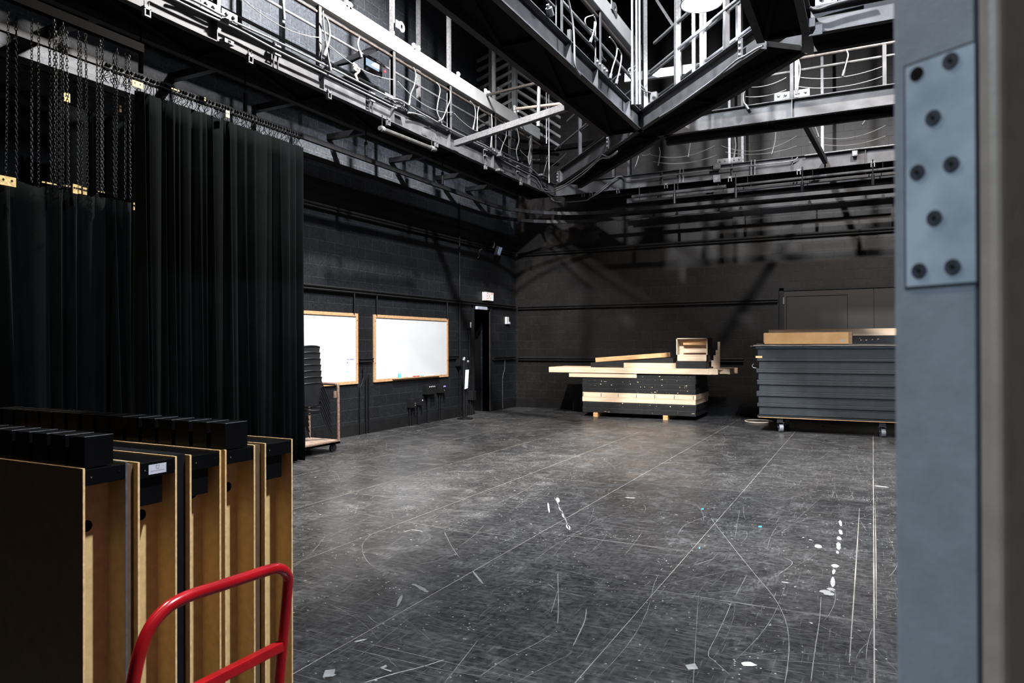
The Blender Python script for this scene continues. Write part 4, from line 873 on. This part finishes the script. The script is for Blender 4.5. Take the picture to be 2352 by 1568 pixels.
# door closer and small red display
e = empty('door_closer', (XL, 14.3, 2.38)); tag(e, 'pale blue-grey door closer body at the top of the doorway', 'door closer')
MB().box(XL+.04, XL+.10, 14.03, 14.50, 2.38, 2.45).build('closer_body', pr('closer_paint', (.38, .42, .50), .45, .2, noise=.1), e, bevel=.006); MB().bar((XL+.07, 14.5, 2.40), (XL+.07, 14.6, 2.41), .02, .02).build('arm', M['galv'], e)
e = empty('exit_sign', (XL-1.45, 15.0, 2.3)); tag(e, 'small glowing red sign seen through the doorway under the closer', 'sign')
c = onx(1102, 716, XL-.9); MB().box(c.x-.02, c.x, c.y-.12, c.y+.12, c.z-.02, c.z+.055).build('housing', M['dblack'], e); MB().box(c.x, c.x+.004, c.y-.11, c.y-.0, c.z-.015, c.z+.035).box(c.x, c.x+.004, c.y+.02, c.y+.11, c.z-.01, c.z+.035).build('red_characters', M['signred'], e)
# emergency lamp high on the wall
e = empty('wall_floodlight', (XL, 14.9, 3.75)); tag(e, 'small wall floodlight with a pale blue face and two arms near the far left corner', 'lamp')
MB().box(XL, XL+.06, 14.80, 14.95, 3.85, 3.98).build('bracket', M['black_metal'], e); MB().frame((XL+.16, 14.93, 3.80), (.94, 0, -.34), (0, 1, 0), (.34, 0, .94), .035, .09, .11).build('lamp_head', M['greyd'], e)
MB().frame((XL+.196, 14.93, 3.79), (.94, 0, -.34), (0, 1, 0), (.34, 0, .94), .004, .075, .095).build('lens', pr('lens', (.25, .33, .5), .25, noise=.1), e)
MB().tube(smooth_path([(XL+.05, 14.85, 3.95), (XL+.12, 14.78, 4.0), (XL+.16, 14.74, 3.92), (XL+.14, 14.7, 3.84)], 4), .016, 6).build('arm', M['rust'], e)
tag(MB().tube([onx(a, b, XL+.06) for a, b in ((1098,592),(1101,588),(1098,583),(1102,580),(1101,575),(1104,573),(1107,572))], .011, 5).build('loose_chain', M['box']), 'short pale crumpled chain left of the wall floodlight', 'chain')
# queue stand with paper sign
e = empty('queue_stand', (-7.73, 13.04, 0)); tag(e, 'black round-based post stand with a narrow white paper sheet beside the doorway', 'stand')
n = 28; MB().cyl((-7.73, 13.04, 0.001), (-7.73, 13.04, .02), .17, n).cyl((-7.73, 13.04, .02), (-7.73, 13.04, .035), .1, n).build('base', M['black_metal'], e)
MB().cyl((-7.73, 13.0, .03), (-7.73, 13.0, 1.24), .022, 12).build('pole', M['black_metal'], e); MB().cyl((-7.73, 13.09, .03), (-7.73, 13.09, 1.2), .018, 12).build('pole', M['black_metal'], e)
MB().cyl((-7.73, 12.98, 1.24), (-7.73, 13.02, 1.30), .03, 10).sphere((-7.70, 13.12, 1.22), .03, 8).build('top_clip', M['galv'], e)
a_ = onx(1069, 849, -7.66); b_ = onx(1075, 893, -7.66)
MB().add([(-7.66, a_.y, a_.z), (-7.655, a_.y+.14, a_.z+.0), (-7.655, a_.y+.09, b_.z+.02), (-7.66, a_.y-.04, b_.z)], [(0, 1, 2, 3)]).build('paper_sheet', M['paper'], e)
# ================================================================== CHAIR STACK ON ITS CART
def chair_proto():
    e = empty('stacking_chair', (0, 0, 0))
    mb = MB(); nu, nv = 12, 6; vs = []       # back shell, faces +X, curved in plan
    for s_ in (0, 1):
        for j in range(nv+1):
            v = j/nv
            for i in range(nu+1):
                u = -1+2*i/nu; wd = .25-.02*(1-v)-.03*max(0, abs(u)-.7)*v
                vs.append((.22+.03*v-.06*u*u-(.02 if s_ else 0), wd*u, .53+.33*v-.018*u*u*v))
    f1 = []; q = (nu+1)*(nv+1)
    for j in range(nv):
        for i in range(nu):
            a = j*(nu+1)+i; f1 += [(a, a+1, a+nu+2, a+nu+1), (q+a, q+a+nu+1, q+a+nu+2, q+a+1)]
    for i in range(nu): a = nv*(nu+1)+i; f1.append((a, a+1, q+a+1, q+a)); f1.append((i, q+i, q+i+1, i+1))
    for j in range(nv):
        a = j*(nu+1); f1.append((a, a+nu+1, q+a+nu+1, q+a)); a += nu; f1.append((a, q+a, q+a+nu+1, a+nu+1))
    mb.add(vs, f1); mb.build('backrest', M['chair'], e, smooth=True)
    MB().tube([(.25-.06*u*u, .232*u, .862-.018*u*u) for u in [-1+i/6 for i in range(13)]], .011, 8).build('top_rim', M['chair'], e, smooth=True)
    MB().box(-.22, .17, -.22, .22, .43, .455).build('seat', M['chair'], e, bevel=.01)
    for sy in (-1, 1):
        MB().tube([(.19, sy*.215, .58), (.19, sy*.225, .42), (.20, sy*.44, .01)], .0095, 8).build('leg', M['black_metal'], e)
        MB().tube([(-.18, sy*.2, .43), (-.2, sy*.40, .01)], .0095, 8).build('leg', M['black_metal'], e)
    MB().cyl((.19, -.215, .50), (.19, .215, .50), .010, 8).build('cross_bar', M['black_metal'], e); MB().cyl((.15, -.21, .41), (.15, .21, .41), .010, 8).build('cross_bar', M['black_metal'], e)
    return e
ch = chair_proto(); CHX, CHY = -7.36, 7.78
labs = ['black plastic stacking chair at the bottom of the stack on the cart'] + ['black plastic stacking chair, %s from the bottom of the stack on the cart' % k for k in ('second', 'third', 'fourth', 'fifth', 'sixth')] + ['black plastic stacking chair at the top of the stack on the cart']
for k in range(7):
    o = ch if k == 0 else copy_tree(ch)
    o.location = (CHX+.0, CHY-.008*k, .178+.088*k); tag(o, labs[k], 'chair', 'stacked black chairs')
e = empty('chair_cart', (-7.35, 7.8, 0)); tag(e, 'rusty steel platform cart under the stacked black chairs', 'cart')
MB().box(-7.66, -7.09, 7.3, 8.28, .150, .176).build('deck', pr('worn_plywood', (.20, .145, .11), .7, noise=.3, scale=12), e)
MB().box(-7.68, -7.075, 7.28, 8.30, .12, .15).box(-7.09, -7.075, 7.28, 8.30, .12, .165).build('deck_frame', M['rusty'], e)
MB().tube(smooth_path([(-7.09, 8.28, .15), (-7.09, 8.27, .93), (-7.11, 8.26, .985), (-7.18, 8.26, 1.0), (-7.58, 8.26, 1.0), (-7.65, 8.27, .96), (-7.66, 8.28, .15)], 4), .022, 10).build('push_handle', M['rusty'], e, smooth=True)
MB().box(-7.12, -7.10, 8.20, 8.27, .80, .90).build('handle_bracket', M['rusty'], e)
for (a, b) in ((-7.12, 8.18), (-7.6, 8.18), (-7.12, 7.42), (-7.6, 7.42)):
    cst = MB().box(a-.025, a+.025, b-.03, b+.03, .10, .12).box(a-.03, a-.024, b-.02, b+.03, .045, .105).box(a+.024, a+.03, b-.02, b+.03, .045, .105).build('caster', M['black_metal'], e)
    MB().cyl((a-.018, b+.01, .062), (a+.018, b+.01, .062), .061, 20).build('wheel', M['chair'], cst); MB().cyl((a-.026, b+.01, .062), (a+.026, b+.01, .062), .016, 10).build('axle', M['galv'], cst)
# ================================================================== PLATFORM STACK (black and pine)
def platform(x0, x1, y0, y1, z0, z1, mat, label, top='black', fr=.045, group='stacked platforms by the back wall', name='stage_platform', seams=None, round_=0):
    e = empty(name, ((x0+x1)/2, (y0+y1)/2, z0)); tag(e, label, 'platform', group); t = .018; zt = z1-t-.001
    z0 += .0012
    MB().box(x0, x1, y0, y0+fr, z0, zt).build('front_board', M[mat], e, bevel=.003); MB().box(x0, x1, y1-fr, y1, z0, zt).build('rear_board', M[mat], e, bevel=.003)
    MB().box(x0, x0+fr, y0+fr, y1-fr, z0, zt).build('side_board', M[mat], e); MB().box(x1-fr, x1, y0+fr, y1-fr, z0, zt).build('side_board', M[mat], e)
    MB().box(x0, x1, y0, y1, zt, zt+t).build('top_sheet', M[top], e, bevel=.002)
    for s_ in (seams or []): MB().box(s_-.005, s_+.005, y0-.0015, y0+.001, z0+.01, zt).build('seam', M['bwood'], e)
    return e
SX0, SX1, SY0, SY1 = -5.71, -3.235, 14.7, 15.95
fleck = random.Random(4)
def flecks(e, x0, x1, y, z0, z1, n):
    mb = MB()
    for _ in range(n):
        x = fleck.uniform(x0+.05, x1-.05); z = fleck.uniform(z0+.015, z1-.02); r = fleck.choice([.003, .004, .006, .011]); w_ = r*fleck.uniform(.7, 1.8)
        if fleck.random() < .15: w_ *= 3; r *= .5
        mb.add([(x+w_*math.cos(a)*fleck.uniform(.6, 1), y-.002, z+r*math.sin(a)*fleck.uniform(.6, 1)) for a in [i*math.pi/3 for i in range(6)]], [tuple(range(6))])
    mb.build('paint_chips', M['pine'], e)
for x in (-5.40, -3.86):
    tag(MB().box(x-.05, x+.05, SY0-.02, SY0+1.2, 0, .089).build('support_block', M['pine2']), ['short amber wood block under the left half of the black and pine stack', 'short amber wood block under the right half of the black and pine stack'][x > -4.5], 'wood block')
rows = [(.090, .208, 'bwood', 'bottom', 8), (.208, .326, 'bwood', 'second from bottom', 16), (.326, .427, 'pine', 'lower pine', 0), (.427, .532, 'pine', 'upper pine with joints in its front', 0), (.532, .640, 'bwood', 'third from the top of the black', 16), (.640, .748, 'bwood', 'second from the top of the black', 20), (.748, .856, 'bwood', 'uppermost full-length black', 14)]
for k, (z0, z1, mt, lb, nf) in enumerate(rows):
    dx = [0, .006, -.004, .004, 0, -.006, .004][k]
    seams = [SX0+.02, SX0+.43, SX0+.82, SX0+1.22, SX0+1.62, SX0+2.03, SX1-.05] if k == 3 else [SX0+.05]
    e = platform(SX0+dx, SX1+dx, SY0+abs(dx), SY1, z0, z1, mt, lb+' platform in the stack by the back wall' if mt == 'pine' else lb+' platform of the chipped stack by the back wall', top=mt, seams=seams if k == 3 else None)
    if nf: flecks(e, SX0, SX1, SY0+abs(dx), z0, z1, nf)
platform(-6.02, -4.475, 14.68, 15.7, .856, .946, 'pine', 'short pine platform sticking out left under the long pine top', top='pine')
e = platform(-4.47, -3.24, 14.7, 15.9, .856, .952, 'bwood', 'short black platform right of the short pine one'); flecks(e, -4.47, -3.24, 14.7, .86, .95, 8)
# long pine top with notched right end
e = empty('long_pine_platform', (-4.6, 15.2, .955)); tag(e, 'long pine platform overhanging both sides on top of the stack', 'platform')
pz0, pz1 = .955, 1.072
MB().prism([(-6.50, 14.66, pz0), (-2.98, 14.66, pz0), (-2.80, 14.76, pz0), (-2.80, 14.81, pz0), (-6.50, 14.71, pz0)], (0, 0, pz1-pz0)).build('front_board', M['pine'], e, bevel=.003)
MB().box(-6.50, -2.55, 15.55, 15.6, pz0, pz1).build('rear_board', M['pine'], e); MB().box(-6.5, -6.45, 14.71, 15.55, pz0, pz1).build('side_board', M['pine'], e)
MB().box(-2.80, -2.60, 14.95, 15.0, pz0+.01, pz1).box(-2.65, -2.60, 15.0, 15.55, pz0, pz1).build('side_board', M['pine'], e)
MB().prism([(-6.45, 14.71, pz1-.02), (-2.9, 14.78, pz1-.02), (-2.66, 15.0, pz1-.02), (-2.66, 15.55, pz1-.02), (-6.45, 15.55, pz1-.02)], (0, 0, .019)).build('top_sheet', M['pine'], e)
# planks on top
def rplank(p, q, w_, h_, mat, label, roundend=True, name='plank'):
    p = V(p); q = V(q); d_ = (q-p).normalized(); sd = V((0, 1, 0)); up = d_.cross(sd); up = -up if up.z < 0 else up
    L_ = (q-p).length; r = min(w_*.4, .16) if roundend else .0; pts = [(0, 0), (L_-r, 0)]
    if roundend: pts += [(L_-r+r*math.sin(a), r-r*math.cos(a)) for a in [math.pi/2*i/8 for i in range(1, 9)]]
    else: pts += [(L_, 0)]
    pts += [(L_, w_), (0, w_)]
    mb = MB().prism([p+d_*a+sd*b for a, b in pts], up*h_); return tag(mb.build(name, M[mat], bevel=.003), label, 'plank', 'loose boards on the pine platform')
rplank((-4.77, 14.72, 1.073), (-3.66, 14.72, 1.073), .5, .105, 'pine', 'low pale pine board with rounded right end lying flat on the long platform')
a_ = ony(1360, 842, 14.8); b_ = ony(1550, 819, 14.8); rplank((-5.55, 14.8, 1.074), (-3.72, 14.8, 1.185), .45, .10, 'bwood', 'slanting black board propped on the pale pine board', roundend=False)
rplank((-5.46, 14.86, 1.185), (-3.90, 14.86, 1.30), .42, .095, 'pine2', 'slanting amber board with rounded end on top of the black board')
# small open wooden box
e = empty('wooden_crate', (-3.3, 14.95, 1.073)); tag(e, 'open fronted wood crate with slats and black painted side on the pine platform', 'crate')
bx0_, bx1_, byf, byb, bz0, bz1 = -3.635, -3.0, 14.72, 15.2, 1.23, 1.70
bx = lambda *a, **k: MB().box(*a)
bx(bx0_, bx0_+.02, byf, byb, bz0, bz1).build('side_panel', M['pine'], e); bx(bx1_-.02, bx1_, byf, byb, bz0, bz1).build('side_panel', M['pine'], e, label='side faced in black paint'); bx(bx1_, bx1_+.004, byf+.004, byb, bz0-.02, bz1).build('black_side_sheet', M['bwood'], e)
bx(bx0_, bx1_, byf, byb, bz1-.018, bz1).build('top_panel', M['pine'], e); bx(bx0_, bx1_, byf, byf+.02, bz0, bz0+.13).build('front_rail', M['pine'], e)
bx(bx0_+.02, bx1_-.02, byf+.20, byf+.22, bz0, bz1-.02).build('back_panel', M['pine'], e)
for z, dy, mt in ((bz1-.14, .10, 'pine2'), (bz1-.30, .06, 'pine')): bx(bx0_+.12, bx1_-.02, byf+dy, byf+.02+dy, z, z+.085).build('slat', M[mt], e)
bx(bx0_-.01, bx1_-.03, byf-.0, byf+.42, 1.074, 1.226).build('black_base_box', M['bwood'], e, bevel=.004)
mb = MB()
for k, (xx, h_) in enumerate(((0, .12), (.045, .22), (.09, .33), (.13, .50))): mb.box(bx1_+.006+xx, bx1_+.006+xx+.045, byb-.12, byb-.10, 1.074, 1.12+h_)
mb.build('stepped_side_piece', M['pine'], e)
g = MB()
for k in range(7): g.sphere((-2.99+fleck.uniform(-.08, .08), 14.86+fleck.uniform(-.03, .03), 1.095+fleck.uniform(0, .01)), .022, 8, sc=(1.7, 1, .8))
tag(g.build('work_gloves', M['bwood'], smooth=True), 'crumpled black cloth lying beside the wood crate', 'cloth')
# low dark box against back wall, left of stack
tag(MB().box(-6.35, -5.98, 15.7, 16.1, 0, .62).build('floor_box', M['black']), 'dark box standing against the back wall left of the platform stack', 'box')
# ================================================================== SLATE PLATFORMS ON CASTERS
e = empty('platform_dolly', (-.6, 14.0, 0)); tag(e, 'wooden dolly on casters carrying the slate platforms', 'dolly')
BX0, BX1, BY0, BY1 = -1.865, .62, 13.4, 14.62
MB().box(BX0+.01, BX1, BY0+.0, BY1, .262, .30).build('deck', M['bwood'], e); MB().box(BX0+.03, BX1, BY0-.004, BY0, .262, .268).build('chipped_edge', M['pine2'], e)
for xr in (BX0+.34, BX1-.53): MB().box(xr, xr+.1, BY0+.03, BY1-.03, .18, .262).build('runner', M['bwood'], e)
for (a, b) in ((-1.47, 13.52), (.14, 13.52), (-1.47, 14.5), (.14, 14.5)):
    cst = MB().box(a-.06, a+.06, b-.06, b+.06, .172, .18).box(a-.05, a-.042, b-.02, b+.03, .08, .175).box(a+.042, a+.05, b-.02, b+.03, .08, .175).build('caster', M['galv'], e)
    MB().cyl((a-.034, b+.0, .082), (a+.034, b+.02, .082), .080, 24).build('wheel', M['wheel'], cst, bevel=.006); MB().cyl((a-.045, b, .082), (a+.045, b, .082), .022, 10).build('axle', M['black_metal'], cst)
lev = [(.308, .516, .06), (.516, .728, .085), (.728, .93, .08), (.93, 1.133, .07), (1.133, 1.32, .05), (1.32, 1.53, .04)]
names = ['lowest', 'second from bottom', 'third from bottom', 'fourth from bottom', 'fifth from bottom', 'topmost']
for k, (z0, z1, lip) in enumerate(lev):
    e = empty('slate_platform', (-.6, 14, z0)); tag(e, names[k]+' slate-painted platform in the rolling stack', 'platform', 'slate platforms on the dolly')
    dx = [.01, 0, .012, .0, .012, -.01][k]
    MB().box(BX0+.03+dx, BX1-.03, BY0+.022, BY1-.02, z0+.0015, z1-lip).build('frame', M['gwood'], e, bevel=.003)
    nl = 2 if lip > .06 else 1
    for j in range(nl):
        a = z1-lip+lip*j/nl; MB().box(BX0+dx-.004*j, BX1, BY0+.006*j, BY1, a+.001, a+lip/nl-.002).build('top_sheet', M['gwood'], e, bevel=.002)
tag(MB().box(BX0-.012, BX0+.10, BY0-.006, BY0-.0045, 1.325, 1.36).build('masking_patch', M['pine2']), 'small tan patch on the upper left corner of the slate stack', 'tape')
tag(MB().tube(smooth_path([(BX0-.005, BY0+.02, 1.14), (BX0-.06, BY0+.02, 1.15), (BX0-.075, BY0+.02, 1.19), (BX0-.05, BY0+.02, 1.215)], 4), .008, 6).build('cable_hook', M['galv'], smooth=True), 'bent metal hook sticking out of the left edge of the slate stack', 'hook')
for k in range(3):
    z = 1.534+k*.012; mb = MB(); n = 14; x0 = BX0-.10+k*.05; x1 = BX1-.02*k
    P = [(x0+(x1-x0)*i/n, z+.004*math.sin(i*1.3+k)+(.012 if (k == 2 and i == 0) else 0)) for i in range(n+1)]
    mb.add([(x, y, zz+dz) for x, zz in P for (y, dz) in ((BY0-.02+.01*k, 0), (BY1-.1, 0), (BY1-.1, .005), (BY0-.02+.01*k, .005))], [(4*i+j, 4*i+(j+1) % 4, 4*i+4+(j+1) % 4, 4*i+4+j) for i in range(n) for j in range(4)]+[(3, 2, 1, 0), (4*n, 4*n+1, 4*n+2, 4*n+3)])
    tag(mb.build('thin_sheet', M[['dull', 'rope', 'dull'][k]]), ['lowest', 'middle', 'upper'][k]+' thin warped sheet lying on the slate platforms', 'sheet', 'thin sheets on the slate stack')
e = empty('cardboard_carton', (-1.04, 13.55, 1.585)); tag(e, 'long brown cardboard carton with a small white sticker on the slate stack', 'cardboard box')
MB().box(-1.725, -.365, 13.38, 13.72, 1.572, 1.772).build('carton_body', M['card'], e, bevel=.004); MB().box(-1.738, -1.727, 13.39, 13.71, 1.60, 1.765).build('end_flap', M['card'], e)
MB().box(-.365, -.31, 13.40, 13.72, 1.574, 1.77).build('end_flap', M['oak'], e)
MB().box(-.49, -.43, 13.377, 13.3795, 1.615, 1.65).build('sticker', M['white'], e)
tag(MB().box(-1.70, .5, 13.76, 13.80, 1.715, 1.835).build('pine_board', M['pine'], bevel=.003), 'bright pine board on edge behind the cardboard carton', 'board')
e = MB().box(-.31, .5, 13.755, 14.2, 1.580, 1.712).build('black_board', M['bwood'], bevel=.003); tag(e, 'chipped black board under the bright pine board', 'board'); flecks(e, -.25, .2, 13.755, 1.6, 1.7, 9)
# coil on floor
P = [(-2.05+.27*math.cos(a), 15.05+.30*math.sin(a), .012+.012*(i/40)) for i, a in enumerate([2*math.pi*j/20 for j in range(41)])]
tag(MB().tube(P, .011, 6).build('cord_coil', M['rope'], smooth=True), 'coil of pale cord on the floor between the two platform stacks', 'cord')
# tape marks on the floor
def mark(px, pts, mat, label):
    P = [onz(a, b, .0015) for a, b in pts]; n = len(P)
    tag(MB().prism(P, (0, 0, .0006)).build('tape_mark', M[mat]), label, 'tape mark')
mark(0, A1([(185,1487),(248,1480),(240,1525),(168,1532)]), 'dull', 'faded square tape mark at the lower left of the floor')
mark(0, A1([(530,1472),(570,1452),(578,1462),(556,1476),(608,1490),(600,1498)]), 'dull', 'small arrow shaped tape mark at the bottom of the floor')
mark(0, A2([(835,1462),(893,1452),(912,1485),(853,1490)]), 'dull', 'pale square tape mark with a dull centre, bottom middle of the floor')
mark(0, A2([(1165,1450),(1185,1444),(1220,1443),(1262,1463),(1235,1468),(1180,1466)]), 'tape', 'torn white tape piece at the bottom right of the floor')
mark(0, A2([(932,534),(946,534),(944,541),(930,541)]), 'blue', 'tiny blue tape piece in the middle of the floor, left one'); mark(0, A2([(1270,638),(1290,639),(1287,647),(1267,645)]), 'blue', 'tiny blue tape piece in the middle of the floor, right one'); mark(0, A2([(916,764),(924,764),(923,773),(916,773)]), 'blue', 'tiniest blue tape dot on the floor near the long joint')
# ================================================================== STORED PANEL BOXES (foreground left)
UX = -2.15
def unit(y0, y1, zt, label, blocks=None, deep=False, hole=None, xl=-3.75, edge='plyedge', gap=None, sticker=False, block_z=1.30, inner=True, rs=0.0):
    e = empty('panel_box', ((UX+xl)/2, (y0+y1)/2, 0)); tag(e, label, 'panel box', 'stored panel boxes')
    t = .007
    for k, (a, b, mt) in enumerate(((y0, y0+t, 'plyd' if y0 < 1.4 else 'ply'), (y1-t, y1, 'ply'))):  # nearest outer sheet takes the darker board: its shade is put into the colour
        MB().box(xl, UX-.001, a, b, .002, zt).build('side_sheet', M[mt], e)
        MB().box(UX-.001, UX, a, b, .002, zt).box(xl, UX-.001, a, b, zt, zt+.001).build('sheet_edge', M[edge if k == 0 else 'plyedge'] if not (k == 1 and rs) else M['galv'], e)
    MB().box(UX-.10, UX-.09, y0+t, y1-t, .002, zt-.02).build('web_panel', M['ply'], e)
    MB().box(xl, UX-.002, y0+t, y1-t, zt-.055, zt-.004).build('top_rail', M['capblk'], e, bevel=.002)
    MB().cyl((UX-.002, y0+t+.02, zt-.03), (UX+.000, y0+t+.02, zt-.03), .0025, 8).build('screw', M['galv'], e)
    MB().cyl((UX-.002, y1-t-.02, zt-.025), (UX+.000, y1-t-.02, zt-.025), .0025, 8).build('screw', M['black_metal'], e)
    if deep: MB().box(UX-.085, UX-.02, y0+t, y1-t-.035, zt-.15, zt-.056).build('inner_block', M['capblk'], e)
    if hole: MB().cyl((UX-.0905, (y0+t)*1.042+.004, hole), (UX-.0895, (y0+t)*1.042+.004, hole), .019, 24).build('finger_hole', M['dblack'], e)
    if blocks:
        bw0, bw1, n, st = blocks
        for k in range(n):
            x1 = UX-.004-k*st; MB().box(x1-.078, x1, bw0, bw1, zt+.001, block_z).box(x1-.0025, x1+.0002, bw0, bw1, block_z, block_z+.0008, 1).build('cap_block', [M['capblk'], M['glint']], e)  # thin pale strip paints the glossy highlight along each top edge
    return e
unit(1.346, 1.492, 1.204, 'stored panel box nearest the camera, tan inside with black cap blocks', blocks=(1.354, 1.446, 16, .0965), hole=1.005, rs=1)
u2 = unit(1.528, 1.675, 1.196, 'stored panel box second from camera, with the white sticker on its black top rail', deep=True, hole=1.0)
unit(1.727, 1.862, 1.192, 'stored panel box third from camera, deep black block inside', deep=True, hole=1.035)
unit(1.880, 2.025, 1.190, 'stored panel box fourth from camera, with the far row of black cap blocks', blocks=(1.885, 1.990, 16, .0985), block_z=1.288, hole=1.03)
unit(2.074, 2.226, 1.190, 'stored panel box farthest from camera, beside the open floor', deep=True)
for (a, b, zt_, mt, lb) in ((1.496, 1.524, 1.196, 'plyd', 'narrow hardboard strip standing between the first and second panel boxes'), (1.679, 1.722, 1.203, 'black', 'narrow black filler board between the second and third panel boxes'), (2.030, 2.068, 1.190, 'plyd', 'narrow hardboard strip standing between the fourth and fifth panel boxes')):
    o = MB().box(-3.7, UX-.02, a, b, .002, zt_-.004).build('filler_board', M[mt]); tag(o, lb, 'board')
# sticker
ys0, ys1, zs0, zs1 = 1.568, 1.634, 1.153, 1.180
s_ = MB().box(UX-.002, UX-.0008, ys0, ys1, zs0-.003, zs1+.002).build('sticker', M['paper'], u2)
a = (UX-.0004); my = (ys0+ys1)/2
MB().tube([(a, my-.0055, zs1-.012), (a, my+.0055, zs1-.012), (a, my+.0055, zs1-.001), (a, my-.0055, zs1-.001)], .0005, 4, closed=True).build('square_emblem', M['ink'], s_)
text_mesh('SMARTSPACE', .0055, (a, my, zs0+.007), (0, 1, 0), (0, 0, 1), 'lettering', M['ink'], s_, fit=.05)
# ================================================================== RED HAND TRUCK
e = empty('platform_truck', (-1.4, 1.4, 0)); tag(e, 'glossy red tubular handle of a platform truck in the foreground', 'cart')
def hx(z): return -1.63-.10*(.9-z)
P = [(hx(.18), 1.120, .18), (hx(.5), 1.135, .5), (hx(.75), 1.158, .75), (hx(.85), 1.183, .848), (hx(.9), 1.225, .895), (hx(.91), 1.29, .912), (hx(.905), 1.42, .908), (hx(.905), 1.58, .902), (hx(.9), 1.632, .892), (hx(.875), 1.664, .865), (hx(.82), 1.672, .82), (hx(.62), 1.668, .62), (hx(.18), 1.66, .18)]
MB().tube(smooth_path(P, 6), .0165, 16).build('handle_tube', M['red'], e, smooth=True)
MB().bar((hx(.64), 1.15, .640), (hx(.64), 1.665, .640), .028, .030).build('cross_bar', M['red'], e, bevel=.003)
MB().box(-1.70, -.92, 1.08, 1.72, .15, .19).build('deck', M['red'], e, bevel=.01)
for (a, b) in ((-1.6, 1.18), (-1.6, 1.62), (-1.02, 1.18), (-1.02, 1.62)):
    c_ = MB().box(a-.03, a+.03, b-.03, b+.03, .12, .15).build('caster', M['galv'], e); MB().cyl((a, b-.016, .06), (a, b+.016, .06), .058, 18).build('wheel', M['wheel'], c_)
